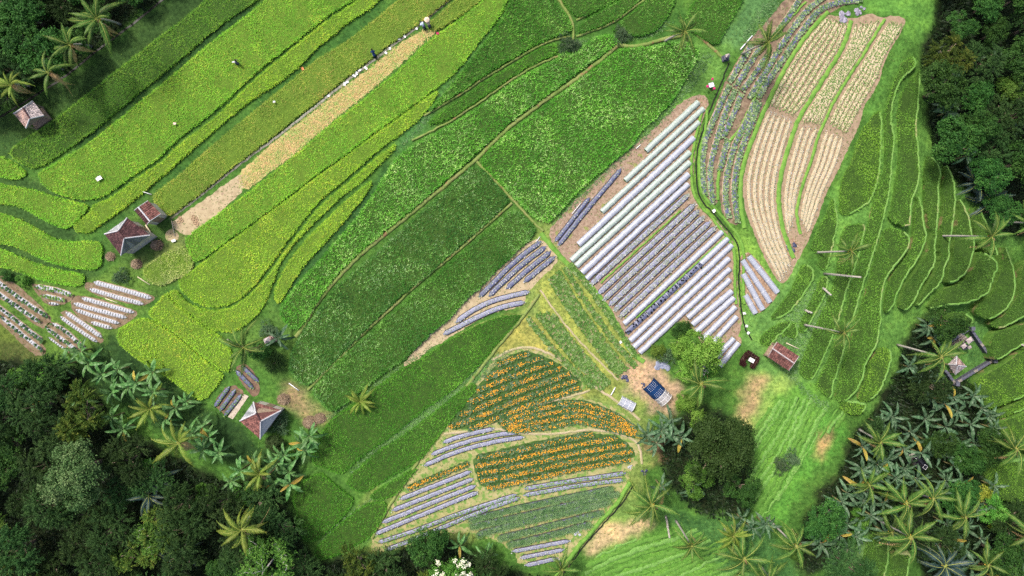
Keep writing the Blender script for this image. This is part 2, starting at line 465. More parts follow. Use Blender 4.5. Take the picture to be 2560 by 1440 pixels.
c_ = mix(nt, 1.0, a_.outputs['Color'], ramp(nt, [(.3, (.55, .6, .6)), (.5, (1, 1, 1)), (.7, (1.5, 1.35, 1.2))], n1), 'MULTIPLY')
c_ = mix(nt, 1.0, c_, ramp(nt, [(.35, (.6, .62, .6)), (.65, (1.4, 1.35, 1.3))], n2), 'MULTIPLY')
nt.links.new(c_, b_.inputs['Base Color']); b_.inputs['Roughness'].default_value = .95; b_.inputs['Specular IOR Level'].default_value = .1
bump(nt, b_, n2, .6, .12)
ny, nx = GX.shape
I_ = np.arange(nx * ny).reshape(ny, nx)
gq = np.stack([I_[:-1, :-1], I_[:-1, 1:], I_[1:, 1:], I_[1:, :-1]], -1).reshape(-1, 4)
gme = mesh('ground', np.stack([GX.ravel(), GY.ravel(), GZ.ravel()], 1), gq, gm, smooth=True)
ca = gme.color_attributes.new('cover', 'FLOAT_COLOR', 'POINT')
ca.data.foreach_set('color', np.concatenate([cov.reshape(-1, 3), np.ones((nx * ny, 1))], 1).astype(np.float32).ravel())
ob('ground', gme, kind='structure')

# ---------------------------------------------------------------- sheets laid on the ground
def tri_fill(bnd, inner):
    pts = np.vstack([bnd[:, :2], inner[:, :2]]) if len(inner) else bnd[:, :2]
    n = len(bnd)
    r = delaunay_2d_cdt([Vector(p) for p in pts], [(i, (i + 1) % n) for i in range(n)], [], 1, 1e-5)
    v = np.array([(p.x, p.y) for p in r[0]])
    f = [tuple(q) for q in r[2]]
    return v, f
def sheet(name, poly, mat, dz, rough=2.0, kind='structure', parent=None, label=None, sm=1, step=7):
    a = resample(chaikin(poly, sm), step)
    a = a + RNG.normal(0, rough * .5, a.shape)
    w = WA(a)
    inn = scatter(w[:, :2], 1.4, .3)
    v, f = tri_fill(w, inn)
    V = np.column_stack([v, gzw(v[:, 0], v[:, 1]) + dz])
    f = [q if np.cross(V[q[1], :2] - V[q[0], :2], V[q[2], :2] - V[q[0], :2]) > 0 else q[::-1] for q in f]
    return ob(name, mesh(name, V, f, mat), parent, kind, label)

sheet('bare_soil', P('605,432 560,462 500,507 445,545 430,556 440,578 470,592 500,576 540,548 558,522 585,500 610,472 630,445'), SOIL_PALE, .012)
sheet('straw_ground', P('1100,70 1060,75 1000,108 960,142 930,168 860,218 800,268 740,313 680,358 600,432 590,445 610,478 640,458 690,418 745,378 830,298 880,264 950,204 1000,164 1050,110 1088,82'), STRAW_G, .008)
sheet('vegetable_plot_soil', P('1740,232 1775,250 1760,290 1740,345 1733,420 1730,480 1745,505 1790,550 1820,585 1838,620 1842,700 1846,760 1855,815 1840,850 1815,862 1790,850 1760,870 1730,820 1700,800 1660,830 1600,890 1575,880 1560,845 1540,800 1500,735 1465,690 1405,640 1375,600 1372,575 1400,545 1450,490 1500,440 1560,385 1620,335 1680,275'),
      surf('mulched_soil', [(.17, .11, .075), (.26, .185, .13), (.33, .25, .18)], 2.4, bmp=.9, spots=[((.2, .21, .07), 1.0, .6), ((.13, .09, .06), 6, .6)]), .01, 3)
sheet('dark_tilled_soil', P('1745,240 1772,255 1745,330 1728,395 1660,440 1560,540 1520,545 1500,530 1560,465 1612,385'), SOIL, .018, 3)
sheet('vegetable_plot_soil', P('1352,592 1390,632 1397,650 1370,680 1335,712 1310,745 1315,765 1230,780 1170,815 1110,852 1075,872 1030,912 1005,917 1020,895 1080,830 1110,805 1160,755 1200,715 1260,660 1310,612'), SOIL_PALE, .01, 2.5)
sheet('vegetable_plot_soil', P('1985,-15 2170,-15 2100,18 2060,42 2020,85 1988,135 1950,188 1915,250 1890,310 1868,370 1848,430 1842,480 1848,540 1852,562 1825,560 1805,535 1797,480 1792,512 1778,515 1752,475 1748,400 1757,350 1780,290 1808,212 1850,140 1880,90 1930,40 1950,10'), surf('cabbage_soil', [(.1, .07, .05), (.17, .12, .08), (.28, .215, .14)], 1.4, bmp=.9), .01, 2)
sheet('dry_field_soil', P('2062,32 2130,50 2175,30 2200,45 2240,38 2268,50 2255,75 2227,122 2208,162 2203,192 2183,232 2158,267 2152,305 2130,352 2102,412 2082,452 2062,492 2042,552 2018,605 2002,640 1988,660 1975,692 1952,715 1920,662 1900,622 1885,582 1868,542 1857,500 1856,450 1868,400 1888,340 1903,300 1918,268 1938,210 1968,158 2000,108 2030,70'), FURROW, .01, 1.5)
sheet('vegetable_plot_soil', P('1850,635 1880,630 1950,730 1925,765 1885,790 1860,750 1848,680'), SOIL, .01, 1.5)
sheet('vegetable_plot_soil', P('1850,838 1855,860 1805,922 1788,900 1830,840'), SOIL, .012, 1.5)
sheet('flower_plot_ground', P('1285,872 1340,872 1420,915 1475,965 1440,990 1530,1010 1600,1070 1600,1150 1570,1190 1560,1250 1480,1340 1420,1400 1300,1420 1280,1370 1180,1330 1100,1330 1040,1360 930,1385 925,1350 1000,1230 1060,1140 1115,1070 1170,990 1220,910'),
      surf('weedy_tan_ground', [(.14, .2, .055), (.26, .25, .1), (.36, .3, .16)], 1.1, bmp=.5, spots=[((.12, .21, .045), 1.6, .52)]), .008, 4)
sheet('bare_soil', P('1960,595 1985,590 2000,610 1995,640 1980,660 1965,640'), SOIL, .016, 2)
for p_ in ('410,590 425,570 445,580 448,600 420,605', '330,648 352,645 350,668 328,672', '268,635 282,630 288,648 272,655'):
    sheet('bare_soil', P(p_), SOIL_TAN, .016, 2)
for p_ in ('-20,690 20,690 130,790 125,812 100,825 30,760 -20,740', '-20,755 20,775 118,870 112,890 85,890 30,835 -20,790', '80,706 190,735 180,752 150,765 118,766 82,722', '215,698 388,738 384,752 352,768 210,730', '175,748 205,735 345,775 342,792 285,828 215,808 180,775', '145,785 172,773 265,848 248,862', '112,815 132,800 222,872 195,885 170,885'):
    sheet('vegetable_plot_soil', P(p_), surf('reddish_soil', [(.11, .075, .045), (.17, .12, .075), (.22, .18, .12)], 1.6, bmp=.7), .012, 1.5)
for p_ in ('582,920 620,905 655,965 640,1000 612,970', '530,1010 575,955 620,985 570,1045'):
    sheet('vegetable_plot_soil', P(p_), DARKSOIL, .012, 1.5)
sheet('concrete_strip', P('570,1042 610,985 622,990 582,1048'), surf('concrete', [(.35, .29, .23), (.46, .4, .33)], 2), .03, .3, sm=0)

def ribbon(name, line, width, mat, dz, hgt=.0, kind='structure', jit=.6, parent=None, label=None, cat=None, wj=.08, step=10):
    a = resample(chaikin(line, 2, False), step, False)
    a[1:-1] += RNG.normal(0, jit, a[1:-1].shape)
    w = WA(a); w[:, 2] += dz
    h = width * K / 2
    if hgt: prof = [(h * 1.25, -.08), (h * .9, hgt * .8), (0, hgt), (-h * .9, hgt * .8), (-h * 1.25, -.08)]
    else: prof = [(h, 0), (0, 0.004), (-h, 0)]
    v, q = sweep(w, prof, wj)
    return ob(name, mesh(name, v, q, mat, smooth=bool(hgt)), parent, kind, label, cat)

for ln_, w_ in (('1548,110 1470,178 1400,224 1340,268 1280,312 1230,358 1188,402 1145,437 1060,508 980,572 905,633 850,688 822,722 785,768 765,808 740,842', 8.5),
                ('1192,404 1240,452 1280,497 1340,563 1358,578', 6), ('1280,508 1240,543 1180,597 1120,648 1060,695 1010,742 970,778 900,843 850,895 800,945 770,975', 6),
                ('1425,92 1385,98 1330,124 1280,155 1220,190 1150,238 1060,290', 5), ('1400,140 1340,163 1280,199 1200,256 1120,308 1030,352', 5),
                ('1385,-20 1437,60 1432,100', 6), ('1440,52 1560,-12', 5), ('1440,92 1530,62 1620,-8', 5), ('1540,112 1590,118 1650,100 1720,85', 8), ('1700,50 1745,88 1812,150', 7),
                ('1348,735 1310,790 1250,860 1215,905 1170,960 1120,1030 1070,1110 1030,1180 975,1260 930,1345', 7), ('1310,785 1235,795 1170,822 1110,862 1020,925', 4)):
    ribbon('footpath', P(ln_), w_, PATHM, 0, .22)
LANE = surf('grass_lane', [(.07, .17, .025), (.12, .25, .04), (.16, .28, .05)], 1.2, bmp=.6)
for ln_, w_ in (('2128,52 2112,110 2082,160 2050,212 2012,270 1990,312 1974,362 1955,422 1946,482 1949,532 1962,592 1984,645', 10), ('2212,48 2180,100 2150,150 2110,210 2080,262 2060,310 2040,352 2030,400 2010,450 1996,500 1990,540 2002,585', 7),
                ('1352,582 1382,620 1420,662 1470,708 1510,755 1545,815 1575,880 1610,905', 11), ('1702,527 1640,583 1570,645 1502,708', 4), ('1818,590 1760,640 1680,715 1590,795', 4),
                ('2070,30 2030,72 1998,112 1966,165 1938,218 1915,268 1898,305 1880,350 1858,410 1850,460 1852,520 1862,570', 10), ('1912,195 1880,260 1850,325 1825,350 1800,400 1795,450 1795,500', 7),
                ('2015,5 1990,30 1960,65 1940,100', 5)):
    ribbon('grass_lane', P(ln_), w_, LANE, .02, .12)
for ln_, w_ in (('1350,725 1400,795 1450,855 1500,905 1545,950', 6), ('1230,900 1290,868 1340,868 1420,908 1478,962 1540,1000 1600,1050', 8), ('1250,1062 1330,1015 1440,988 1475,975', 7), ('1110,1085 1250,1070 1300,1085 1400,1085 1470,1072 1560,1085 1600,1110 1605,1160', 8)):
    ribbon('footpath', P(ln_), w_ * .75, surf('trodden_path', [(.24, .24, .1), (.34, .29, .17), (.38, .31, .2)], .8), .02, .05)
# drainage lines and ditches
WATER = surf('muddy_water', [(.05, .06, .035), (.12, .12, .07)], 1.2, rough=.12, spec=.6, bmp=.05)
BLACKW = surf('dark_ditch', [(.006, .008, .006), (.02, .022, .015)], 1.2, rough=.4, bmp=.2)
ribbon('irrigation_ditch', P('1135,-10 1100,18 1050,62 1000,100 955,134 918,163 860,208 770,282 672,358 600,410 530,466 480,505 425,548'), 6, WATER, .02)
ribbon('drainage_ditch', P('425,-15 330,62 240,128 160,195 70,250 -40,318'), 5, BLACKW, .03)
ribbon('drainage_ditch', P('1822,158 1800,215 1775,272 1755,330 1741,380 1739,440 1746,490 1762,512 1786,536 1812,567 1841,602 1851,642 1846,700 1851,760 1860,820 1880,850'), 3.4, BLACKW, .05)
ribbon('drainage_ditch', P('1584,1212 1554,1262 1524,1292 1484,1337 1454,1372 1420,1418 1395,1450'), 3.5, BLACKW, .05)
ribbon('grass_bank', P('1576,1205 1546,1255 1516,1286 1476,1331 1446,1366 1412,1412 1388,1446'), 9, LANE, .02, .3)
for ln_ in ('1755,275 1745,320 1730,380 1728,440 1734,488 1752,516 1780,545 1804,577 1829,608 1838,645 1836,700 1840,760', '1768,275 1763,330 1749,382 1747,438 1754,484 1772,506 1796,530 1822,561 1851,596 1862,642 1856,700 1861,760'):
    ribbon('grass_bank', P(ln_), 6.5, LANE, .01, .22)

# mown grass: swathes of alternating tone
def strips(poly, ang, sp):
    poly = chaikin(P(poly), 1); c, s = math.cos(ang), math.sin(ang); Rm = np.array([[c, s], [-s, c]]); Q = poly @ Rm.T; y = Q[:, 1].min() + sp * .5; i = 0
    while y < Q[:, 1].max():
        xs = np.linspace(Q[:, 0].min(), Q[:, 0].max(), 200); ins = inside(Q, np.stack([xs, np.full(200, y)], 1))
        if ins.sum() > 12:
            x0, x1 = xs[ins].min() + RNG.uniform(-8, 8), xs[ins].max() + RNG.uniform(-8, 8)
            xx = np.linspace(x0, x1, max(6, int((x1 - x0) / 12)))
            ln = np.stack([xx, np.full(len(xx), y) + 5 * np.sin(xx * .018 + i * .3)], 1) @ Rm
            ribbon('mown_swathe', [tuple(q) for q in ln], sp * RNG.uniform(.3, .85), MOWN[int(RNG.integers(0, 3))], .012 + .006 * (i % 2), .02, jit=1.6, wj=.3)
        y += sp * RNG.uniform(.8, 1.2); i += 1
MOWN = [surf('mown_light', [(.085, .21, .033), (.125, .26, .055), (.18, .31, .09)], 3.0, bmp=.7), surf('mown_dark', [(.06, .16, .024), (.085, .2, .03), (.12, .24, .045)], 3.0, bmp=.7), surf('mown_mid', [(.07, .19, .03), (.12, .26, .05), (.2, .32, .1)], 3.0, bmp=.7)]
strips('1925,995 2050,1000 2085,1018 2060,1060 2000,1150 1935,1265 1893,1290 1872,1215 1885,1090', -1.06, 12)
strips('2090,1020 2130,1040 2100,1075 2040,1100 1960,1230 1925,1290 1905,1290 1990,1160', -1.0, 12)
strips('1445,1455 1492,1382 1640,1340 1735,1312 1790,1350 1880,1440 1870,1470', -.38, 13)

# ---------------------------------------------------------------- crops
def tufts(Pt, nb=5, L=.3, w=.07, lean=(.5, 1.25), vary=.35, tv=None):
    """blades of grass or rice: one triangle per blade; returns verts, tris, t"""
    n = len(Pt)
    a = RNG.uniform(0, 2 * np.pi, (n, nb)); l = RNG.uniform(lean[0], lean[1], (n, nb))
    ln = L * RNG.uniform(1 - vary, 1 + vary, (n, nb))
    d = np.stack([np.sin(l) * np.cos(a), np.sin(l) * np.sin(a), np.cos(l)], -1) * ln[..., None]
    s = np.stack([-np.sin(a), np.cos(a), np.zeros_like(a)], -1) * (w * .5)
    base = Pt[:, None, :] + RNG.normal(0, L * .12, (n, nb, 3)) * (1, 1, .3)
    V = np.stack([base - s + d * .25, base + s + d * .25, base + d], 2).reshape(-1, 3)
    F = np.arange(n * nb * 3).reshape(-1, 3)
    if tv is None: tv = RNG.uniform(0, 1, n)
    t = np.repeat(np.clip(tv[:, None] * .65 + RNG.uniform(0, .35, (n, nb)), 0, 1).ravel(), 3)
    return V, F, t

def rice_field(poly, mat, label, h=.29, s=.235, base=BASE_G, terrace=False, L=.26, w=.068, nb=5, group=None, cat='rice field', sm=1, jit=1.0, rows=None, bund=True, name='rice_paddy', inset=1.9):
    a = resample(chaikin(poly, sm), 7)
    e_ = np.roll(a, -1, 0) - np.roll(a, 1, 0); ar_ = np.sum(a[:, 0] * np.roll(a[:, 1], -1) - np.roll(a[:, 0], -1) * a[:, 1])
    nn = np.stack([-e_[:, 1], e_[:, 0]], 1) * (1 if ar_ > 0 else -1); nn /= np.maximum(np.linalg.norm(nn, axis=1), 1e-6)[:, None]
    b = a + nn * inset
    a = np.where(inside(a, b)[:, None], b, a)
    a = a + RNG.normal(0, jit * .5, a.shape)
    if terrace:
        g = gzp(a[:, 0], a[:, 1]); lev = np.percentile(g, 82) + .1
        W0 = WA(a)
        z = np.maximum(lev, W0[:, 2] + .06) + h
        f = (H - z) / H
        w3 = np.stack([(a[:, 0] - 1280) * K * f, (720 - a[:, 1]) * K * f, z], 1)
    else:
        lev = None
        w3 = WA(a, h)
    ht = (lambda x, y: np.maximum(lev, gzw(x, y) + .06) + h) if terrace else (lambda x, y: gzw(x, y) + h)
    inn = scatter(w3[:, :2], 1.3, .3)
    if len(inn):
        d = np.min(np.linalg.norm(inn[:, None, :] - w3[None, :, :2], axis=2), axis=1); inn = inn[d > .3]
    v, f = tri_fill(w3, inn)
    V = np.column_stack([v, ht(v[:, 0], v[:, 1])])
    f = [q if np.cross(V[q[1], :2] - V[q[0], :2], V[q[2], :2] - V[q[0], :2]) > 0 else q[::-1] for q in f]
    n0 = len(V); nb_ = len(w3)
    low = w3.copy(); low[:, 2] = gzw(low[:, 0], low[:, 1]) - .08
    area = np.sum(w3[:, 0] * np.roll(w3[:, 1], -1) - np.roll(w3[:, 0], -1) * w3[:, 1])
    V = np.vstack([V, w3, low])
    nf_ = len(f)
    for i in range(nb_):
        j = (i + 1) % nb_
        q = (n0 + i, n0 + nb_ + i, n0 + nb_ + j, n0 + j)
        f.append(q if area > 0 else q[::-1])
    loc = np.array([w3[:, 0].mean(), w3[:, 1].mean(), low[:, 2].min()])
    root = ob(name, mesh(name, V - loc, f, [BASE_G if terrace else base, base], mi=[0] * nf_ + [1] * nb_), None, None, label, cat, group, loc=loc)
    # plants
    pp = scatter(w3[:, :2], s, .5)
    if rows:   # planted in lines
        ca_, sa_ = math.cos(rows), math.sin(rows)
        u = pp[:, 0] * ca_ + pp[:, 1] * sa_; v_ = -pp[:, 0] * sa_ + pp[:, 1] * ca_
        v_ = np.round(v_ / (s * 1.1)) * s * 1.1 + RNG.normal(0, .03, len(v_))
        pp = np.stack([u * ca_ - v_ * sa_, u * sa_ + v_ * ca_], 1)
    pz = ht(pp[:, 0], pp[:, 1])
    P3 = np.column_stack([pp, pz - .04 + fnoise(pp[:, 0], pp[:, 1], 2.0) * .05])
    e = resample(w3, .16); e = e[:, :2]
    ring = []
    for fr in (.9, .55, .2):
        ez = gzw(e[:, 0], e[:, 1]); top = ht(e[:, 0], e[:, 1])
        ring.append(np.column_stack([e + RNG.normal(0, .05, e.shape), ez + (top - ez) * fr]))
        if terrace: break
    P3 = np.vstack([P3] + ring)
    tv = np.clip(.5 + .22 * fnoise(P3[:, 0], P3[:, 1], 1.0) + RNG.normal(0, .3, len(P3)), 0, 1)
    V, F, t = tufts(P3, nb, L, w, tv=tv)
    ob('rice_plants', mesh('rice_plants', V - loc, F, mat, t), root, 'stuff')
    if terrace and bund:
        ctr = w3[:, :2]
        nx_ = np.roll(ctr, -1, 0) - np.roll(ctr, 1, 0)
        out = np.stack([nx_[:, 1], -nx_[:, 0]], 1) * (1 if area > 0 else -1)
        ep = .5
        gr = np.stack([gzw(ctr[:, 0] + ep, ctr[:, 1]) - gzw(ctr[:, 0] - ep, ctr[:, 1]), gzw(ctr[:, 0], ctr[:, 1] + ep) - gzw(ctr[:, 0], ctr[:, 1] - ep)], 1)
        gr = -gr; gr[np.linalg.norm(gr, axis=1) < 1e-6] = (1, 0)
        ok = (np.sum(out * gr, 1) / (np.linalg.norm(out, axis=1) * np.linalg.norm(gr, axis=1) + 1e-9)) > .15
        i = 0; n = len(ok)
        if ok.any() and not ok.all():
            st = int(np.argmin(ok)); idx = [(st + k) % n for k in range(n)]
            run = []
            for k in idx + [idx[0]]:
                if ok[k]: run.append(k)
                else:
                    if len(run) > 6:
                        ln = w3[run].copy(); ln[:, 2] += .02
                        vv, qq = sweep(ln, [(.26, -.5), (.17, -.12), (.08, .02), (-.08, .02), (-.14, -.1), (-.2, -.4)], .14)
                        ob('bund', mesh('bund', vv - loc, qq, BUND), root)
                    run = []
    return root

F_ = rice_field
F_(P('20,380 60,347 130,305 200,250 300,170 400,90 470,40 560,-40 690,-40 640,2 600,28 560,55 500,105 430,165 360,222 300,272 240,322 200,352 150,385 95,422 65,415 35,397'), RICE_LEAF, 'leaf green rice field bordering the dark grass slope above the lone grey hut')
F_(P('95,432 130,412 200,372 240,345 300,295 360,247 430,190 500,128 560,80 640,20 700,-30 920,-30 885,0 850,18 815,42 760,85 715,122 640,180 540,275 480,320 430,360 400,395 350,425 300,462 270,485 240,497 215,499 180,495 140,483 110,465 97,447'), RICE_LIME, 'broad yellow-green rice field with a white cloth lying in it', base=BASE_Y)
F_(P('925,-20 865,20 823,47 768,90 724,128 644,191 549,285 489,331 438,369 408,404 358,434 308,472 278,494 246,507 230,514 227,528 187,560 184,576 205,583 227,580 260,555 330,505 400,445 440,410 490,365 560,305 640,240 700,205 755,160 790,120 830,90 870,55 920,25 970,-20'), RICE_GOLD, 'narrow curving strip of lime rice ending beside the hip-roofed house', base=BASE_Y)
F_(P('1020,-20 962,27 922,60 882,92 832,125 792,148 752,182 702,222 642,272 562,337 532,362 490,400 450,437 410,465 383,487 385,505 400,525 415,541 430,537 480,500 530,460 600,403 664,355 762,276 855,202 913,158 950,128 1043,62 1098,18 1145,-20'), RICE_OLIVE, 'olive ripening rice field along the muddy irrigation ditch', base=BASE_Y)
F_(P('1160,-20 1100,34 1062,66 1085,78 1105,68 1150,40 1190,10 1225,-20'), RICE_OLIVE, 'small wedge of unharvested olive rice where the reapers stand', base=BASE_Y)
F_(P('1235,-25 1150,47 1105,77 1052,119 1003,170 953,210 882,271 832,305 747,381 692,423 642,465 562,523 522,551 467,590 462,605 475,635 488,660 560,608 640,550 700,505 740,475 790,436 850,396 900,356 1000,286 1040,256 1100,212 1140,180 1165,150 1190,112 1220,78 1245,48 1280,-20'), RICE_LIME, 'long yellow-green rice field below the straw stubble strip', base=BASE_Y)
F_(P('355,680 365,663 400,640 440,618 463,615 480,650 484,668 460,690 425,705 400,716 370,702'), leafmat('rice_pale', [(.17, .32, .03), (.3, .46, .06), (.42, .52, .13), (.5, .5, .2)], patch=((.46, .5, .2), .25, .8)), 'small pale green rice patch with a trampled bleached middle', base=BASE_Y)
F_(P('1100,219 1000,293 900,363 850,403 790,443 740,483 700,513 640,557 560,615 490,669 450,696 447,712 460,735 490,757 525,768 560,766 590,752 620,730 645,702 672,668 695,635 722,597 752,557 775,527 815,485 855,455 885,428 925,393 962,362 1020,322 1060,284 1085,250'), RICE_GOLD, 'long golden-green rice field with a rounded tongue-like end', base=BASE_Y)
F_(P('990,356 972,370 930,402 890,440 860,465 820,497 780,537 760,567 728,608 702,645 678,678 652,709 624,739 594,761 560,775 525,777 485,766 455,745 438,720 423,730 426,745 450,765 490,795 520,820 545,829 572,831 602,821 642,788 664,756 680,710 702,650 722,620 762,580 802,540 852,490 902,455 930,430 952,405 985,377'), RICE_GOLD, 'curved golden rice strip wrapping round the tongue-shaped field', base=BASE_Y)
F_(P('684,742 692,710 707,680 724,650 762,602 802,562 852,512 902,472 932,449 928,462 905,500 870,540 840,575 800,620 760,660 735,700 715,730 694,764'), RICE_GOLD, 'thin sliver of golden rice beside the shaded embankment', base=BASE_Y)
F_(P('418,728 424,748 450,768 488,798 520,824 542,834 560,850 580,880 578,915 565,935 500,885 430,825 365,785 385,765'), RICE_GOLD, 'golden rice plot between the dirt furrow and the curved rice strip', base=BASE_Y)
F_(P('362,790 428,830 498,890 560,936 552,950 510,1004 480,990 430,950 370,915 320,880 300,862 289,832 310,812'), RICE_GOLD, 'ripest golden rice plot running down to the banana clump', base=BASE_Y)
F_(P('-40,388 0,388 40,410 68,432 60,442 30,450 0,440 -40,430'), RICE_LIME, 'tiny rice corner at the ditch end below the grey hut', base=BASE_Y)
F_(P('-40,452 0,460 60,470 100,478 140,493 180,503 220,512 222,520 205,540 185,560 165,573 140,565 100,545 50,515 0,510 -40,505'), RICE_LIME, 'lime rice strip whose end butts against the narrow curving strip', base=BASE_Y)
F_(P('-40,525 0,532 40,545 90,570 130,595 175,605 220,602 255,605 256,640 250,672 220,674 180,670 120,655 70,630 30,612 -40,605'), RICE_LIME, 'lime rice strip ending at the yard of the hip-roofed house', base=BASE_Y)
F_(P('-40,617 0,620 40,638 90,660 150,675 210,685 212,697 200,718 160,712 100,700 40,675 0,668 -40,660'), RICE_LIME, 'lowest lime rice strip above the white film beds', base=BASE_Y)
# mid-green tall fields
G2 = dict(h=.42, s=.28, L=.34, w=.09)
F_(P('1400,130 1395,147 1340,172 1280,207 1200,267 1120,317 1050,352 1000,387 985,402 960,442 930,492 890,547 840,602 790,662 750,702 725,732 697,777 710,805 738,828 768,798 788,758 815,718 848,678 878,648 903,623 938,598 978,563 1018,533 1058,498 1098,463 1138,428 1178,393 1228,348 1278,300 1338,258 1398,213 1458,168 1530,118 1545,103 1522,84 1470,100 1438,138'), RICE_MID, 'long mid-green rice field reaching from the grey bushes to the garden trees', **G2)
F_(P('1390,106 1360,114 1330,132 1280,163 1220,199 1150,248 1100,282 1060,315 1120,300 1200,248 1280,191 1340,156 1394,134'), RICE_FINE, 'thin green rice wedge between two parallel earth bunds', h=.35)
F_(P('1290,-25 1255,50 1228,88 1198,123 1173,158 1148,188 1113,233 1063,284 1100,260 1150,228 1220,182 1280,145 1330,115 1380,91 1425,80 1430,58 1385,2 1375,-25'), RICE_DEEP, 'dark green rice field meeting the diagonal bund at its corner', **G2)
F_(P('1402,-20 1403,0 1440,44 1470,38 1530,8 1570,-20'), RICE_DEEP, 'dark green rice strip in the angle of the diagonal bund', h=.4)
F_(P('1446,58 1555,-5 1600,-20 1612,-15 1560,35 1530,54 1480,74 1446,85'), RICE_DEEP, 'dark green rice strip with the grey bush at its tip', h=.4)
F_(P('1640,-20 1545,60 1528,72 1538,80 1560,90 1620,88 1660,58 1700,-20'), RICE_DEEP, 'dark green rice field on the near side of the lone palm', h=.4)
F_(P('1717,32 1750,-20 1868,-20 1835,40 1810,85 1790,116 1750,92 1710,62'), RICE_DEEP, 'dark green rice field between the lone palm and the weedy slope', h=.4)
F_(P('1545,124 1572,120 1640,118 1662,108 1720,104 1752,124 1730,170 1705,210 1690,240 1650,285 1602,325 1580,365 1540,395 1500,430 1450,470 1408,520 1363,565 1292,500 1284,490 1242,448 1197,404 1232,366 1282,324 1342,280 1402,236 1462,190'), RICE_MID, 'wide mid-green rice field beside the plastic row tunnels', **G2)
F_(P('1185,412 1210,427 1240,462 1273,500 1264,509 1240,535 1180,588 1120,638 1080,677 1040,709 1010,732 980,757 900,837 860,877 820,917 780,957 765,965 735,940 722,915 730,880 748,842 778,802 812,752 832,722 872,690 902,662 932,642 1002,577 1062,522 1122,472 1152,442'), leafmat('rice_speckled', [(.015, .06, .012), (.06, .2, .025), (.16, .37, .07), (.5, .66, .32)], patch=((.035, .14, .018), .16, .8)), 'speckled mid-green rice field with a dark patch in its pointed corner', **G2)
F_(P('1285,520 1340,570 1335,585 1300,620 1240,675 1200,720 1160,750 1130,790 1080,830 1040,870 1000,905 960,930 920,965 885,990 850,1020 825,1032 800,1000 777,977 802,948 842,908 882,868 932,828 972,788 1012,753 1062,712 1122,658 1182,608 1242,556'), leafmat('rice_mid_mottled', [(.028, .1, .012), (.08, .24, .025), (.15, .36, .06), (.36, .55, .2)], patch=((.04, .17, .018), .12, .9)), 'mid-green rice field sloping from the dark mulch beds to the young palm', **G2)
S_ = dict(h=.28, s=.22, L=.24, w=.06)
F_(P('1305,782 1290,810 1250,852 1215,892 1170,942 1120,985 1050,1032 980,1092 930,1122 880,1162 850,1190 810,1168 775,1160 795,1100 825,1045 900,1002 950,962 1000,922 1060,892 1110,856 1180,818 1240,792'), RICE_FINE, 'large fine-textured dark green rice field below the curved mulch beds', **S_)
F_(P('1195,965 1160,1012 1110,1072 1080,1112 1060,1142 1030,1162 950,1207 920,1230 880,1226 862,1202 940,1130 1010,1088 1120,1003 1175,955'), RICE_FINE, 'fine dark green rice strip next to the marigold and film beds', **S_)
F_(P('1052,1160 1010,1212 985,1242 940,1252 918,1240 960,1214'), RICE_FINE, 'small triangle of fine green rice at the tip of the film beds', **S_)
F_(P('782,1187 805,1180 832,1207 872,1237 888,1250 860,1290 820,1330 772,1362 745,1330 740,1270 728,1250 748,1212'), RICE_FINE, 'dark rice field with visible planting lines beside the bare-branched tree', rows=.6, **S_)
F_(P('975,1255 945,1322 915,1350 880,1367 840,1390 800,1400 780,1382 812,1347 852,1307 902,1267 930,1254'), RICE_FINE, 'dark rice field with planting lines above the valley trees', rows=.6, **S_)
# terraces stepping down the slope
T_ = dict(terrace=True, h=.17, inset=1.4, s=.19, L=.19, w=.07, jit=1.6, base=BASE_T)
F_(P('2190,277 2170,302 2150,332 2138,362 2135,382 2125,412 2110,432 2100,462 2097,502 2098,532 2115,540 2150,523 2175,503 2184,488 2190,468 2199,438 2202,400 2204,360 2205,300 2203,277'), RICE_TERB, 'bright broad terrace next to the dry seedling field', **T_)
F_(P('2280,138 2257,152 2247,177 2232,202 2224,232 2214,262 2210,302 2212,362 2214,402 2207,442 2192,477 2182,507 2172,547 2162,602 2152,645 2137,695 2124,735 2114,775 2100,820 2087,858 2068,902 2050,938 2037,962 2047,975 2070,994 2080,998 2084,960 2099,915 2114,865 2127,820 2141,775 2154,725 2167,690 2181,645 2195,600 2208,555 2213,530 2220,500 2226,470 2228,430 2233,390 2236,360 2238,350 2230,310 2230,270 2238,235 2253,200 2278,177 2295,160'), RICE_TERR, 'longest terrace, a sinuous narrow band from forest edge to lawn', **T_)
F_(P('2300,172 2287,187 2266,207 2249,242 2242,282 2244,322 2249,362 2247,402 2244,442 2236,482 2229,522 2218,552 2275,570 2276,540 2279,510 2284,490 2294,470 2300,440 2298,400 2296,360 2293,340 2290,300 2297,270 2298,230 2302,200'), RICE_TERR, 'wide upper terrace ending at a low cross bund', **T_)
F_(P('2213,563 2274,583 2275,612 2264,632 2244,657 2224,682 2209,712 2204,742 2201,772 2203,790 2199,830 2194,858 2180,884 2165,905 2160,940 2150,963 2133,988 2110,1008 2092,1003 2087,985 2097,950 2107,920 2118,880 2132,830 2147,780 2159,745 2172,702 2186,655 2202,602'), RICE_TERR, 'long terrace below the low cross bund beside the tan lip', **T_)
F_(P('2296,487 2302,507 2306,530 2310,560 2319,587 2313,605 2302,635 2287,660 2268,685 2253,715 2239,745 2238,758 2225,778 2210,783 2212,742 2221,702 2237,677 2264,647 2280,622 2284,592 2285,542 2291,502'), RICE_TERR, 'terrace with a straw-coloured scalloped lip at the tall palm base', **T_)
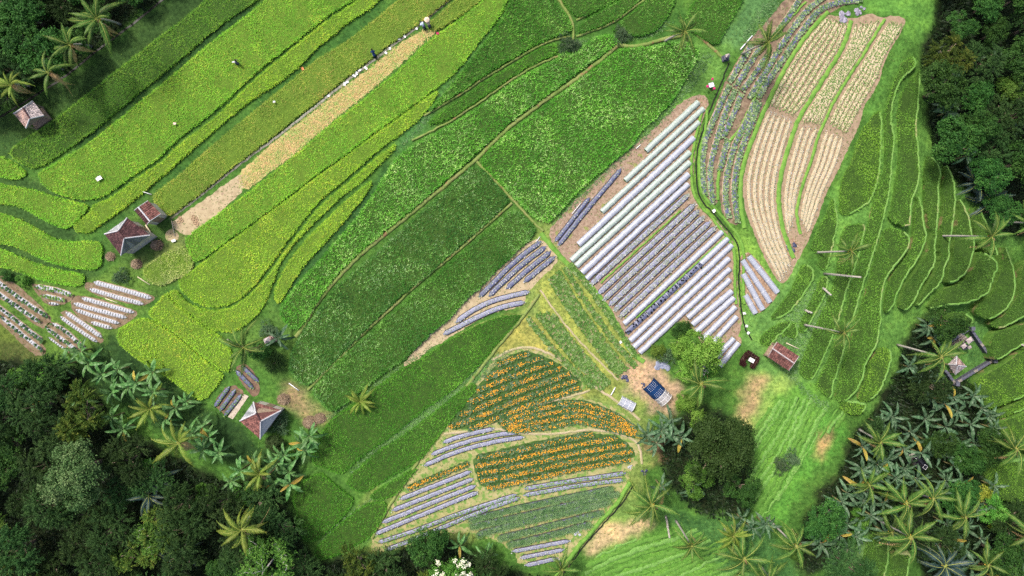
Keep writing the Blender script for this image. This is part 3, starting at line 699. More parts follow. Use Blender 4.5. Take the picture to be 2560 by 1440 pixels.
F_(P('2325,387 2312,400 2309,442 2309,482 2315,520 2324,562 2332,580 2328,597 2323,612 2315,642 2298,667 2278,692 2262,717 2248,747 2248,772 2265,778 2280,763 2292,743 2302,715 2322,688 2336,662 2341,640 2336,620 2341,600 2341,570 2346,540 2348,500 2346,460 2354,432 2345,405'), RICE_TERD, 'darker terrace directly downhill of the straw-lipped one', **T_)
F_(P('2363,405 2380,432 2390,480 2388,520 2383,560 2378,590 2372,620 2375,640 2362,670 2357,700 2343,718 2320,738 2300,763 2290,768 2306,738 2332,692 2347,665 2353,640 2349,620 2353,590 2355,560 2359,520 2357,470'), RICE_TERD, 'dark sickle-shaped terrace crossed by the tall palm trunk', **T_)
F_(P('2397,492 2410,512 2423,542 2428,572 2437,602 2437,622 2428,653 2418,678 2398,698 2380,707 2364,706 2373,670 2385,640 2383,610 2391,570 2397,520'), RICE_TERD, 'shadowy terrace under the tall palm crown', **T_)
F_(P('2444,624 2480,642 2497,662 2488,690 2476,718 2472,732 2440,751 2400,761 2370,762 2330,772 2314,768 2343,737 2368,717 2402,710 2427,692 2441,660'), RICE_TERD, 'wide dark terrace curving downhill of the palm crown', **T_)
F_(P('2510,605 2528,650 2541,700 2536,740 2517,773 2498,787 2470,801 2442,788 2434,766 2473,745 2485,722 2501,680 2507,650'), RICE_TERD, 'crescent terrace with a pale rim below the wide dark one', **T_)
F_(P('2640,640 2640,760 2560,792 2520,813 2490,823 2473,809 2512,787 2543,747 2551,700 2560,650'), RICE_TERD, 'outermost dark crescent terrace above the stone shrine yard', **T_)
F_(P('2440,945 2480,930 2530,895 2600,850 2650,830 2650,960 2600,972 2530,1004 2480,1023 2457,1018 2446,990'), RICE_TERB, 'bright terrace behind the corner of the stone shrine wall', **T_)
F_(P('2650,970 2600,982 2530,1013 2490,1036 2474,1053 2500,1047 2550,1028 2650,990'), RICE_TERB, 'slim bright terrace wedge between two bright terraces', **T_)
F_(P('2650,1000 2600,1016 2550,1037 2500,1056 2478,1068 2464,1082 2482,1100 2560,1128 2650,1130'), RICE_TERB, 'bright terrace beneath the palm leaning out of the grove', **T_)
F_(P('2470,1172 2520,1152 2600,1150 2650,1150 2650,1260 2540,1262 2502,1248 2477,1230 2467,1200'), RICE_TERB, 'lowest bright rounded terrace beside the yellow-topped tree', **T_)
F_(P('2080,490 2065,532 2050,562 2035,592 2024,622 2036,627 2046,637 2045,668 2060,676 2068,672 2075,648 2084,610 2091,575 2097,548 2091,532 2089,502'), RICE_TERR, 'first terrace beside the grass bank of the dry field', **T_)
F_(P('2110,566 2135,559 2165,561 2157,600 2147,640 2131,690 2116,730 2106,770 2093,810 2078,855 2058,900 2040,935 2027,953 2006,944 1997,930 2007,890 2024,850 2042,805 2062,765 2080,725 2090,680 2094,640 2099,600'), RICE_TERR, 'long terrace crossed by the leaning white palm trunk', **T_)
F_(P('2197,868 2225,872 2230,890 2223,920 2213,950 2198,983 2175,1002 2147,1003 2143,994 2157,965 2167,930 2172,907 2182,890'), RICE_TERB, 'short bright terrace against the banana grove', **T_)
F_(P('2005,657 2030,667 2038,690 2020,720 2000,750 1970,785 1935,800 1922,795 1952,760 1977,725 1992,690'), RICE_TERR, 'leaf-shaped rice patch between the small white tunnels and the terraces', **T_)
F_(P('1922,822 1960,802 1983,802 1968,822 1943,842 1925,868 1897,860 1902,840'), RICE_TERR, 'small rice patch above the red-roofed pavilion', **T_)
F_(P('2167,1352 2190,1317 2213,1342 2223,1370 2220,1410 2200,1480 2140,1480 2157,1400'), RICE_TERD, 'dark terrace between the palm grove and the pale grass', **T_)
F_(P('2232,1372 2260,1387 2280,1382 2272,1420 2262,1480 2212,1480 2228,1420'), RICE_TERD, 'narrow dark terrace under the spreading palm', **T_)

F_(P('2440,505 2470,560 2480,600 2500,640 2482,636 2446,616 2436,580 2428,545'), RICE_TERD, 'dim terrace sliver between the forest path and the palm crown', **T_)
F_(P('2330,800 2400,775 2440,800 2420,815 2380,822 2345,845'), RICE_TERD, 'weedy terrace just above the stone shrine wall', **T_)
F_(P('2490,830 2530,820 2600,800 2620,830 2540,870 2490,905 2478,885 2475,850'), RICE_TERD, 'sloping terrace outside the shrine wall corner', **T_)
F_(P('2052,690 2072,690 2068,725 2050,765 2030,800 2010,835 1995,830 2005,790 2030,745'), RICE_TERR, 'thin terrace behind the crownless trunk', **T_)
F_(P('1985,800 2000,835 1985,850 1965,840 1950,845 1965,825'), RICE_TERR, 'tiny triangular terrace above the pavilion log', **T_)
F_(P('2108,1000 2150,1008 2170,1010 2150,1040 2120,1035 2095,1020'), RICE_TERB, 'little green terrace at the lawn head by the bananas', **T_)

# ---------------------------------------------------------------- loose ground vegetation
def stuff_tufts(name, poly, s, mat, L, w, nb=5, lean=(.4, 1.3), dz=0.0, dens=None, label=None, hump=0):
    wp = WA(chaikin(poly, 1))[:, :2]
    pp = scatter(wp, s, .6)
    if dens is not None: pp = pp[fnoise(pp[:, 0], pp[:, 1], 1.0) + RNG.normal(0, .3, len(pp)) > dens]
    if name == 'grass':
        for fp in FOREST.values(): pp = pp[~inside(WA(fp)[:, :2], pp)]
    z = gzw(pp[:, 0], pp[:, 1]) + dz
    if hump: z = z + hump * np.clip(fnoise(pp[:, 0], pp[:, 1], 1.2), 0, 1)
    V, F, t = tufts(np.column_stack([pp, z]), nb, L, w, lean)
    return ob(name, mesh(name, V, F, mat, t), None, 'stuff', label)
STRAWM = leafmat('straw', [(.2, .34, .07), (.32, .38, .1), (.56, .36, .14), (.66, .46, .25)], trans=.1)
stuff_tufts('straw_litter', P('1095,72 1060,80 1000,112 930,172 860,222 740,317 600,438 600,480 690,415 745,375 880,260 1000,160 1050,108'), .21, STRAWM, .55, .06, 5, (1.2, 1.56))
WEEDB = leafmat('weed_blades', [(.05, .13, .04), (.1, .22, .07), (.18, .3, .12), (.24, .36, .17)], trans=.15)
for p_ in ('1010,905 1110,845 1000,925 860,1020 825,1050 800,1045 840,1030 940,955', '1200,950 1290,870 1240,880 1130,970 1000,1070 870,1175 880,1190 1010,1095 1130,1010', '1030,1170 990,1200 930,1240 850,1300 790,1360 800,1370 900,1275 960,1235', '1100,220 1280,100 1200,130 1150,190 1060,300 980,385 1000,375 1080,300', '1700,40 1640,90 1560,105 1420,140 1430,100 1560,90', '1840,110 1900,10 1960,-10 1900,80', '1790,140 1700,260 1580,380 1390,560 1365,570 1560,375 1690,245 1755,130', '1960,770 2060,690 2080,760 2000,900 1990,960 2080,1010 2060,1030 1990,970 1930,900'):
    stuff_tufts('tall_weeds', P(p_), .26, WEEDB, .34, .06)
stuff_tufts('grass', P('-60,-40 2620,-40 2620,1480 -60,1480'), .42, GRASSM, .16, .05, 4, (.5, 1.4), dens=-.3)
LAWNB = leafmat('lawn_blades', [(.06, .17, .025), (.1, .24, .035), (.15, .31, .06), (.2, .35, .09)], trans=.15)
stuff_tufts('lawn_grass', P('1930,990 2060,1000 2090,1020 2040,1100 1960,1240 1900,1300 1870,1200 1890,1080'), .3, LAWNB, .14, .04)
stuff_tufts('lawn_grass', P('1440,1460 1490,1372 1640,1330 1740,1300 1900,1440 1880,1460'), .32, LAWNB, .14, .04)

# ---------------------------------------------------------------- vegetable beds, tunnels, flower rows
ORD = ['first', 'second', 'third', 'fourth', 'fifth', 'sixth', 'seventh', 'eighth', 'ninth', 'tenth', 'eleventh', 'twelfth', 'thirteenth', 'fourteenth']
FILM_BLACK = film('silver_black_film', (.12, .126, .185), (.26, .27, .365), 0, .45, .4, 7)
FILM_NAVY = film('navy_film', (.05, .058, .11), (.12, .13, .22), 0, .45, .4, 7)
FILM_WHITE = film('white_mulch_film', (.29, .3, .335), (.38, .39, .42), 0, .5, .4, 9)
TUN_WHITE = film('tunnel_film', (.3, .32, .385), (.4, .42, .48), .14, .3, .5, 5)
TUN_GREEN = film('tunnel_film_green', (.3, .37, .32), (.39, .45, .41), .14, .3, .5, 5)
HOOPM = surf('white_hoop', [(.6, .6, .6), (.7, .7, .7)], 3, .5, bmp=0)
BEDSOIL = surf('bed_soil', [(.2, .14, .1), (.32, .24, .17), (.42, .33, .24)], 2.5, bmp=.7)
DARKBED = surf('bed_soil_dark', [(.03, .03, .035), (.07, .06, .06)], 2.5, bmp=.7)
SEED_PALE = leafmat('seedling_pale', [(.14, .19, .1), (.24, .28, .2), (.36, .38, .33), (.52, .51, .5)], trans=.1)
SEED_GRN = leafmat('seedling_green', [(.05, .13, .03), (.1, .22, .04), (.18, .32, .07), (.26, .36, .12)])
SEED_DK = leafmat('seedling_dark', [(.02, .06, .02), (.04, .11, .03), (.07, .16, .045), (.1, .2, .07)])
CABB = leafmat('cabbage_leaf', [(.05, .11, .04), (.1, .18, .065), (.18, .27, .11), (.36, .43, .24)], trans=.1)
MARI_L = leafmat('marigold_leaf', [(.03, .075, .02), (.055, .13, .03), (.1, .18, .06), (.2, .24, .17)])
MARI_F = leafmat('marigold_blossom', [(.5, .17, .01), (.66, .28, .015), (.72, .38, .03), (.55, .2, .015)], trans=.1)
VEG_L = leafmat('row_crop_leaf', [(.045, .12, .022), (.09, .2, .035), (.15, .28, .055), (.32, .38, .2)])

def rosette(n=7, r=.15, w=.06, tilt=.5, rings=1):
    """leaf rosette template: (V,F) of kite-shaped leaves"""
    V = []; F = []
    for k in range(rings):
        for i in range(n):
            a = 2 * math.pi * (i + .5 * k) / n + random.uniform(-.2, .2); R = r * (1 - .35 * k) * random.uniform(.8, 1.15); tl = tilt + .35 * k
            ca_, sa_ = math.cos(a), math.sin(a); b = len(V); z0 = .02 + .03 * k
            m_ = .55 * R
            V += [(0, 0, z0), (ca_ * m_ * math.cos(tl) - sa_ * w, sa_ * m_ * math.cos(tl) + ca_ * w, z0 + m_ * math.sin(tl)), (ca_ * R, sa_ * R, z0 + R * math.sin(tl) * .7),
                  (ca_ * m_ * math.cos(tl) + sa_ * w, sa_ * m_ * math.cos(tl) - ca_ * w, z0 + m_ * math.sin(tl))]
            F.append((b, b + 3, b + 2)); F.append((b, b + 2, b + 1))
    return np.array(V), np.array(F)
def instmesh(name, temp, pts, scale, mat, tv=None, tj=.25):
    """many copies of a template merged in one mesh"""
    TV, TF = temp; n = len(pts); m = len(TV)
    if n == 0: pts = np.zeros((1, 3)); n = 1; scale = np.array([.01])
    a = RNG.uniform(0, 6.283, n); sc = np.broadcast_to(np.asarray(scale, float), (n,)) * RNG.uniform(.75, 1.25, n)
    c, s = np.cos(a) * sc, np.sin(a) * sc
    V = np.stack([TV[None, :, 0] * c[:, None] - TV[None, :, 1] * s[:, None], TV[None, :, 0] * s[:, None] + TV[None, :, 1] * c[:, None], TV[None, :, 2] * sc[:, None]], -1) + pts[:, None, :]
    F = (TF[None] + (np.arange(n) * m)[:, None, None]).reshape(-1, 3)
    if tv is None: tv = RNG.uniform(0, 1, n)
    t = np.clip(np.repeat(tv, m) * .75 + np.repeat(RNG.uniform(0, 1, (n, m // 4 if m % 4 == 0 else m)), 4 if m % 4 == 0 else 1, axis=1).reshape(-1) * tj, 0, 1)
    return mesh(name, V.reshape(-1, 3), F, mat, t)
R_SEED = rosette(5, .14, .035, .7); R_CAB = rosette(7, .2, .085, .35, 2); R_BUSH = rosette(7, .2, .06, .6, 2); R_LEEK = rosette(6, .22, .022, .8)

def along(line3, offs, step, jit=.04, skip=0.0, z=0.0):
    """points along a world polyline at sideways offsets"""
    out = []
    a = resample(line3, step, False)
    d = np.gradient(a[:, :2], axis=0); d /= np.maximum(np.linalg.norm(d, axis=1), 1e-9)[:, None]
    nrm = np.stack([-d[:, 1], d[:, 0]], 1)
    for o in offs:
        p = a.copy(); p[:, :2] += nrm * o + RNG.normal(0, jit, (len(a), 2)); p[:, 2] += z
        out.append(p[RNG.uniform(0, 1, len(p)) >= skip])
    return np.vstack(out)
def bline(px, step=.45, sm=1):
    a = WA(resample(chaikin(px, sm, False) if len(px) > 2 else np.array(px), step / K, False))
    a[1:-1, :2] += RNG.normal(0, .012, a[1:-1, :2].shape)
    return a
def bed(px, wpx, label, mat=FILM_BLACK, plants=None, group=None, h=.2, name='mulch_bed', cat='planting bed', soil=DARKBED, skip=.1, dens=.3, size=1.0, temp=None, offs=None):
    ln = bline(px); w = wpx * K
    loc = ln.mean(0); L = ln - loc
    v, q = sweep(L, mound(w * 1.16, h), .03, .3)
    root = ob(name, mesh(name, v, q, soil, smooth=True), None, None, label, cat, group, loc=loc)
    if mat is not None:
        v, q = sweep(L + (0, 0, .012), [(w * .45, h * .62), (w * .38, h * .95), (w * .18, h * 1.06), (-w * .18, h * 1.06), (-w * .38, h * .95), (-w * .45, h * .62)], .02, .3)
        ob('film', mesh('film', v, q, mat, smooth=True), root)
    if mat is FILM_WHITE:
        ob('planting_holes', instmesh('planting_holes', rosette(6, .06, .03, .02), along(L, (-w * .24, 0, w * .24), .34, .01, 0, h * 1.06 + .012), 1.0, surf('hole_green', [(.02, .03, .015), (.08, .1, .06)], 3, bmp=0)), root, 'stuff')
    if plants is not None:
        pts = along(L, offs if offs is not None else (-w * .2, w * .2), dens, .05, skip, h * 1.04)
        ob('crop_plants', instmesh('crop_plants', temp or R_SEED, pts, size, plants), root, 'stuff')
    return root
HOOP_ME = {}
def tunnel(px, label, mat=TUN_WHITE, wpx=15, h=.42, group='plastic row tunnels', open_=None):
    ln = bline(px, .35); w = wpx * K * RNG.uniform(.93, 1.05)
    loc = ln[len(ln) // 2].copy(); L = ln - loc
    root = empty('row_tunnel', loc, label, 'row tunnel', group)
    v, q = sweep(L, mound(w * 1.12, .1), .03, .2)
    ob('soil_bed', mesh('soil_bed', v, q, DARKBED, smooth=True), root)
    LL = L
    if open_: LL = L[: int(len(L) * open_)]
    v, q = sweep(LL, arch(w, h, 9), .025)
    ob('film', mesh('film', v, q, mat, smooth=True), root)
    pts = along(L, (-w * .2, w * .2), .28, .04, .1, .1)
    ob('crop_plants', instmesh('crop_plants', R_SEED, pts, 1.1, SEED_DK), root, 'stuff')
    key = round(w, 2)
    if key not in HOOP_ME:
        mb = MB(); mb.tube([(0, (w * .5 + .02) * math.cos(math.pi * i / 8), (h + .025) * math.sin(math.pi * i / 8) ** .8) for i in range(9)], .022, 5)
        HOOP_ME[key] = mb.mesh('hoop', HOOPM)
    hp = resample(L, 1.75, False)
    dd = np.gradient(hp[:, :2], axis=0)
    for i in range(1, len(hp) - 1):
        o = ob('hoop', HOOP_ME[key], root, loc=hp[i]); o.rotation_euler = (0, 0, math.atan2(dd[i, 1], dd[i, 0]))
    return root

tun = [('1745,256 1614,378', 1), ('1758,272 1562,452', 1), ('1747,306 1504,530', 1), ('1734,345 1446,612', 0), ('1724,381 1428,652', 1), ('1724,406 1440,665', 1), ('1721,436 1455,682', 0), ('1720,461 1466,697', 0)]
for i, (p, g) in enumerate(tun):
    tunnel(P(p), f'{"pale green" if g else "white"} plastic row tunnel, {ORD[i]} row counted from the pink-flagged shrine', TUN_GREEN if g else TUN_WHITE, 15.5)
bk = ['1721,486 1476,712', '1736,510 1495,735', '1747,526 1508,750', '1760,541 1522,764', '1775,554 1535,776', '1789,567 1549,792']
for i, p in enumerate(bk):
    bed(P(p), 14.5, f'speckled slate mulch bed, {ORD[i]} row after the eighth plastic tunnel', FILM_BLACK, SEED_PALE, 'slate mulch beds between the plastic tunnels', size=.95, dens=.2, offs=(-.16, 0, .16), skip=.25)
tun2 = ['1805,580 1560,810', None, '1829,613 1575,852', '1822,646 1585,868', '1824,672 1599,882', '1824,699 1719,795', '1829,728 1730,812', '1834,744 1740,830', '1838,767 1756,848', '1841,791 1783,855']
for i, p in enumerate(tun2):
    if p: tunnel(P(p), f'white plastic row tunnel in the lower plot, {ORD[i]} row after the slate beds', TUN_WHITE, 14.5)
    else:
        r_ = tunnel(P('1819,597 1566,832'), 'half-open tunnel showing a dark film with planting holes, second after the slate beds', TUN_WHITE, 14.5, open_=.28)
        ln = bline(P('1755,657 1566,832')) - np.array(r_.location)
        v, q = sweep(ln + (0, 0, .06), [(.32, .05), (.25, .12), (-.25, .12), (-.32, .05)], .02)
        ob('mulch_film', mesh('mulch_film', v, q, FILM_NAVY, smooth=True), r_)
        pts = along(ln, (-.13, .13), .5, .08, .2, .2)
        ob('planting_holes', instmesh('planting_holes', rosette(8, .12, .05, .05), pts, 1, surf('hole_dark', [(.003, .003, .004), (.01, .01, .012)], 3, bmp=0)), r_, 'stuff')
tunnel(P('1834,846 1790,893'), 'short plastic tunnel beside the tangled garden trees, in a pair by the path', TUN_WHITE, 14.5)
tunnel(P('1846,857 1798,915'), 'short plastic tunnel of the pair, on the side of the maroon hedge', TUN_WHITE, 14.5)
for i, p in enumerate(('1871,640 1943,731', '1855,650 1924,755', '1857,684 1906,774', '1862,737 1888,783')):
    tunnel(P(p), f'small tunnel in the ditch-side plot, {ORD[i]} row from the dry field tip', TUN_WHITE, 14.5, group='small tunnels across the ditch')
bed(P('1553,422 1520,462 1470,520 1430,570 1396,614'), 12, 'long dark mulch bed bordering the brown leaf litter', FILM_NAVY, SEED_PALE, size=.8, skip=.3)
bed(P('1474,494 1445,530 1415,570 1387,604'), 11, 'shorter dark mulch bed on the tan verge of the tall rice', FILM_NAVY, SEED_PALE, size=.8, skip=.4)
for i, p in enumerate(('1353,603 1290,650 1240,700 1197,743', '1365,616 1300,665 1250,712 1222,741', '1377,628 1310,682 1266,722', '1388,641 1350,672 1309,706')):
    bed(P(p), 13, f'dark mulch bed by the grass lane corner, {ORD[i]} from the mid-green rice', FILM_NAVY, SEED_PALE, 'dark mulch beds by the lane', size=.85, skip=.25)
bed(P('1324,729 1290,736 1230,752 1190,771 1160,790 1140,806'), 13, 'curved slate mulch bed on the straight beds side', FILM_BLACK, SEED_PALE, size=.8, skip=.2)
bed(P('1312,755 1250,768 1200,789 1150,815 1108,836'), 13, 'outer curved slate mulch bed on the fine rice side', FILM_BLACK, SEED_PALE, size=.8, skip=.2)
# slate beds near the marigolds
for i, p in enumerate(('1108,1106 1150,1090 1235,1071', '1078,1136 1150,1108 1240,1086 1300,1080', '1060,1164 1130,1132 1220,1106 1310,1092')):
    bed(P(p), 11.5, f'slate mulch bed arching below the first marigold plot, {ORD[i]} of three', FILM_BLACK, SEED_PALE, 'arching slate beds', size=.8, skip=.3)
for i, p in enumerate(('1000,1248 1090,1212 1178,1178', '980,1276 1080,1237 1184,1196', '955,1306 1070,1260 1190,1213', '938,1334 1060,1284 1195,1229')):
    bed(P(p), 11.5, f'straight slate mulch bed, {ORD[i]} below the lone marigold row', FILM_BLACK, SEED_PALE, 'straight slate beds', size=.8, skip=.3)
for i, p in enumerate(('945,1356 1050,1322 1150,1282 1292,1236', '1310,1221 1400,1206 1565,1182', '965,1374 1060,1338 1200,1278 1300,1243', '1308,1238 1450,1212 1562,1199')):
    bed(P(p), 11, ('weedy mulch bed sweeping up from the valley trees', 'weedy mulch bed right below the broad marigold plot', 'narrow weedy bed beside the tan cleared strip', 'narrow slate bed between marigolds and leek beds')[i], FILM_BLACK, SEED_GRN, size=1.0, skip=.25, dens=.25)
for i, p in enumerate(('1172,1300 1300,1268 1420,1243 1530,1221', '1176,1316 1300,1291 1420,1262 1546,1233', '1192,1336 1300,1306 1420,1279 1526,1254', '1245,1345 1320,1328 1420,1302 1506,1280', '1270,1362 1380,1336 1476,1308')):
    bed(P(p), 15, f'bed of tall leafy leeks on navy film, {ORD[i]} row below the slate beds', FILM_NAVY, WEEDB, 'leek beds', size=1.25, skip=.1, dens=.17, temp=R_LEEK, offs=(-.28, -.1, .1, .28))
for i, p in enumerate(('1280,1378 1425,1351', '1300,1394 1410,1373', '1312,1413 1395,1395')):
    bed(P(p), 11, f'short mulch bed above the valley trees, {ORD[i]} below the leek beds', FILM_BLACK, SEED_PALE, 'short lower mulch beds', size=.8)
# white mulch beds by the house
wb = [('-20,690 10,715 60,752 121,792', 12, 1), ('-20,722 0,735 50,770 102,806', 12, 1), ('-20,752 0,769 60,815 109,853', 11, 1), ('5,791 50,830 108,876', 11, 1),
      ('90,716 140,724 182,738', 13, 2), ('108,738 163,751', 12, 2), ('122,757 150,761', 8, 0), ('235,705 300,722 380,745', 13, 0), ('225,722 290,742 360,760', 12, 0),
      ('205,745 270,763 337,781', 12, 0), ('185,758 250,777 318,794', 12, 0), ('190,774 240,792 300,808', 11, 0), ('228,805 282,821', 11, 0), ('165,780 210,810 256,843', 12, 0), ('152,791 200,826 245,855', 10, 0),
      ('132,808 165,826 190,850 215,873', 10, 1), ('118,820 160,850 197,877', 11, 1), ('123,843 172,878', 6, 0)]
wl = ['white film bed of dark leafy plants, outermost by the rice strip', 'white film bed of dark leafy plants, second by the rice strip', 'white film bed with big plants, beyond the grass gap', 'lowest white film bed running to the orange soil', 'white bed with green sprouts at the narrow grass lane', 'shorter white bed with green sprouts', 'stub of white film below the sprouting beds',
      'white film bed nearest the round-ended rice patch', 'white film bed beside the one nearest the rice patch', 'white film bed, top of the fan of four', 'white film bed, second in the fan of four', 'white film bed, third in the fan of four', 'short white film bed closing the fan of four', 'white film bed slanting to the banana leaves', 'thinner white film bed slanting to the banana leaves', 'leafy white bed curving into the banana leaves', 'leafy white bed, middle of the lower trio', 'thin bare white strip of the lower trio']
for (p, w_, k), lb in zip(wb, wl):
    bed(P(p), w_, lb, FILM_WHITE, {0: None, 1: SEED_DK, 2: SEED_GRN}[k], 'white film beds', soil=BEDSOIL, size=1.1 if k == 1 else .9, dens=.5 if k == 1 else .34, skip=.25, temp=R_BUSH if k else None)
# small dark beds by the tiled cottage
for i, p in enumerate(('590,925 635,972', '605,915 648,955', '536,1018 575,965', '550,1028 590,972', '562,1040 605,985')):
    bed(P(p), 11, f'small navy film bed with seedlings near the tiled cottage, {ORD[i]} from the golden rice', FILM_NAVY, SEED_GRN, 'navy beds by the cottage', size=.9, skip=.3)
# cabbages
cb = [('1878,112 1850,160 1823,206', 'top of the triple row'), ('1900,118 1870,166 1839,216', 'middle of the triple row'), ('1914,142 1886,186 1856,226', 'inner edge of the triple row'),
      ('1944,128 1920,170 1891,214 1872,246', 'beside the palm crown'), ('1964,137 1936,176 1911,216 1894,246', 'next to the dry field top'), ('2000,-5 1975,36 1950,70 1928,102', 'short one meeting the palm'), ('2058,-5 2015,26 1988,62 1962,100 1946,124', 'curving out of the weedy slope'), ('2152,0 2085,8 2046,26 2020,56 1990,96 1966,134', 'outermost curve by the plastic heap'),
      ('1821,216 1800,262 1780,306 1761,350 1756,392 1756,458 1763,489', 'long one along the ditch'), ('1836,226 1816,270 1800,320 1788,362 1778,400 1773,436 1777,478 1781,509', 'long one second from the ditch'), ('1852,236 1836,280 1820,312 1806,346', 'cut short by the grass lane'), ('1818,350 1808,388 1798,426', 'stub inside the lane bend'),
      ('1887,252 1866,302 1840,350 1820,415 1811,470 1815,520 1821,545', 'sinuous one inside the lane'), ('1898,258 1880,304 1858,355 1839,420 1833,470 1838,522 1843,555', 'sinuous one against the dry field')]
for p, lb in cb:
    bed(P(p), 14, 'cabbage bed on dark film, ' + lb, FILM_NAVY, CABB, 'cabbage beds', size=.82, dens=.27, skip=.1, temp=R_CAB, offs=(-.24, 0, .24), cat='cabbage bed', name='cabbage_bed', soil=BEDSOIL)
# dry field ridges
def between(A, B, n, N=24):
    A = resample(chaikin(P(A), 1, False), 8, False); B = resample(chaikin(P(B), 1, False), 8, False)
    f = lambda a: np.stack([np.interp(np.linspace(0, 1, N), np.linspace(0, 1, len(a)), a[:, i]) for i in (0, 1)], 1)
    A, B = f(A), f(B)
    return [A + (B - A) * (k + .5) / n for k in range(n)]
ridges = [('2066,42 2034,77 2004,115 1974,165 1944,215 1923,262', '2118,64 2103,112 2073,162 2041,214 2003,270 1984,288', 6, 'upper block by the cabbages', SEED_GRN, .9), ('1919,275 1907,302 1892,342 1874,402 1863,450 1864,500 1875,542 1891,582 1906,622 1926,658 1950,704', '1981,302 1964,362 1946,422 1936,482 1939,532 1951,592 1972,645 1977,664', 5, 'long curved block by the cabbages', SEED_PALE, .8),
          ('2133,64 2124,114 2094,164 2062,214 2024,272 2003,302', '2200,52 2170,102 2140,152 2100,212 2070,264 2053,310', 5, 'upper block between the grass lanes', SEED_GRN, .9), ('2000,314 1986,364 1968,424 1958,484 1960,534 1970,588', '2049,324 2031,354 2020,402 2000,452 1987,497 1982,545', 3, 'lower block between the grass lanes', SEED_PALE, .8),
          ('2224,56 2190,104 2160,154 2120,214 2090,266 2072,312', '2256,62 2220,122 2201,162 2193,197 2153,264 2118,332', 5, 'upper block by the terrace bank', SEED_GRN, .9), ('2063,327 2052,354 2040,404 2020,454 2006,504 2002,545', '2110,347 2093,407 2073,450 2053,492 2033,552 2020,585', 4, 'lower block by the terrace bank', SEED_PALE, .7)]
for A, B, n, lb, m_, sz in ridges:
    for i, r in enumerate(between(A, B, n)):
        ln = WA(r); loc = ln.mean(0); L = ln - loc
        wd = .46
        v, q = sweep(L, mound(wd, .12), .05, .2)
        root = ob('seedling_ridge', mesh('seedling_ridge', v, q, SOIL_DRY, smooth=False), None, None, f'pale dry soil ridge of seedlings, {lb}, {ORD[i]} from the cabbages', 'seedling ridge', 'dry soil ridges', loc=loc)
        ob('seedlings', instmesh('seedlings', R_SEED, along(L, (-.14, .14) if sz < .85 else (-.16, 0, .16), .24, .05, .15, .11), sz * .85, m_), root, 'stuff')
# marigolds
def flower_row(line, label, w=.72, flow=.0, group='marigold rows'):
    ln = line if line.shape[1] == 3 else WA(line)
    loc = ln.mean(0); L = resample(ln - loc, .4, False)
    root = empty('marigold_row', loc, label, 'marigold row', group)
    v, q = sweep(L, mound(w, .14), .06, .3)
    ob('soil_ridge', mesh('soil_ridge', v, q, surf('plant_floor', [(.02, .035, .012), (.05, .06, .03)], 3, bmp=.4)), root)
    pts = along(L, (-w * .36, -w * .12, w * .12, w * .36), .2, .06, .05, .16)
    ob('foliage', instmesh('foliage', R_BUSH, pts, 1.0, MARI_L), root, 'stuff')
    fl = along(L, (-w * .26, -w * .1, w * .06, w * .22), .095, .06, .1, .33)
    X = fl[:, 0] + loc[0]; Y = fl[:, 1] + loc[1]
    fl = fl[fnoise(X, Y, 4.0) * .45 + RNG.normal(0, .6, len(fl)) > .3 - flow]
    ob('blossoms', instmesh('blossoms', rosette(6, .06, .028, .15), fl, 1.0, MARI_F), root, 'stuff')
def clip_rows(poly, ang, sp, mn=25):
    poly = chaikin(P(poly), 1); c, s = math.cos(ang), math.sin(ang)
    R = np.array([[c, s], [-s, c]]); Q = poly @ R.T
    rows = []
    y = Q[:, 1].min() + sp * .55
    while y < Q[:, 1].max() - sp * .3:
        xs = np.linspace(Q[:, 0].min(), Q[:, 0].max(), 300)
        ins = inside(Q, np.stack([xs, np.full(300, y)], 1))
        if ins.any():
            x0, x1 = xs[ins].min() + 4, xs[ins].max() - 4
            if x1 - x0 > mn:
                xx = np.linspace(x0, x1, max(4, int((x1 - x0) / 10)))
                rows.append(np.stack([xx, np.full(len(xx), y) + np.sin(xx * .02) * 1.5], 1) @ R)
        y += sp
    return rows
F1 = '1285,880 1330,880 1370,893 1410,918 1440,943 1462,965 1400,987 1330,1007 1280,1027 1250,1052 1200,1068 1116,1078 1130,1050 1170,1000 1200,960 1230,920'
F3 = '1180,1140 1260,1120 1400,1090 1500,1082 1542,1088 1582,1118 1590,1147 1480,1167 1380,1192 1290,1212 1203,1225 1188,1180'
F2a, F2b = '1248,1058 1280,1036 1340,1013 1400,1001 1445,997 1505,1015 1552,1040 1590,1070', '1275,1078 1300,1080 1340,1077 1385,1074 1440,1058 1480,1065 1530,1078 1585,1088'
GREENB = surf('marigold_ground', [(.025, .06, .014), (.045, .1, .02), (.08, .13, .035)], 1.5, bmp=.5)
sheet('flower_plot_ground', P(F1), GREENB, .02, 2); sheet('flower_plot_ground', P(F3), GREENB, .02, 2)
sheet('flower_plot_ground', P(F2a) + P(F2b)[::-1], GREENB, .02, 2)
for i, r in enumerate(clip_rows(F1, -.36, 20.5)): flower_row(r, f'marigold row in the triangular plot, {ORD[min(i, 13)]} from the row crop slope', .74, .05)
for i, r in enumerate(between(F2a, F2b, 4, 30)): flower_row(r, f'arched marigold row under the white mini tunnel, {ORD[i]} from its crest', .72, .1)
for i, r in enumerate(clip_rows(F3, -.2, 19.5)): flower_row(r, f'marigold row in the broad lower plot, {ORD[min(i, 13)]} from the footpath', .74, .3 if i > 0 else -.2)
flower_row(np.array(P('1020,1219 1070,1198 1120,1178 1170,1158')), 'lone marigold row above the straight slate beds', .6, .15)
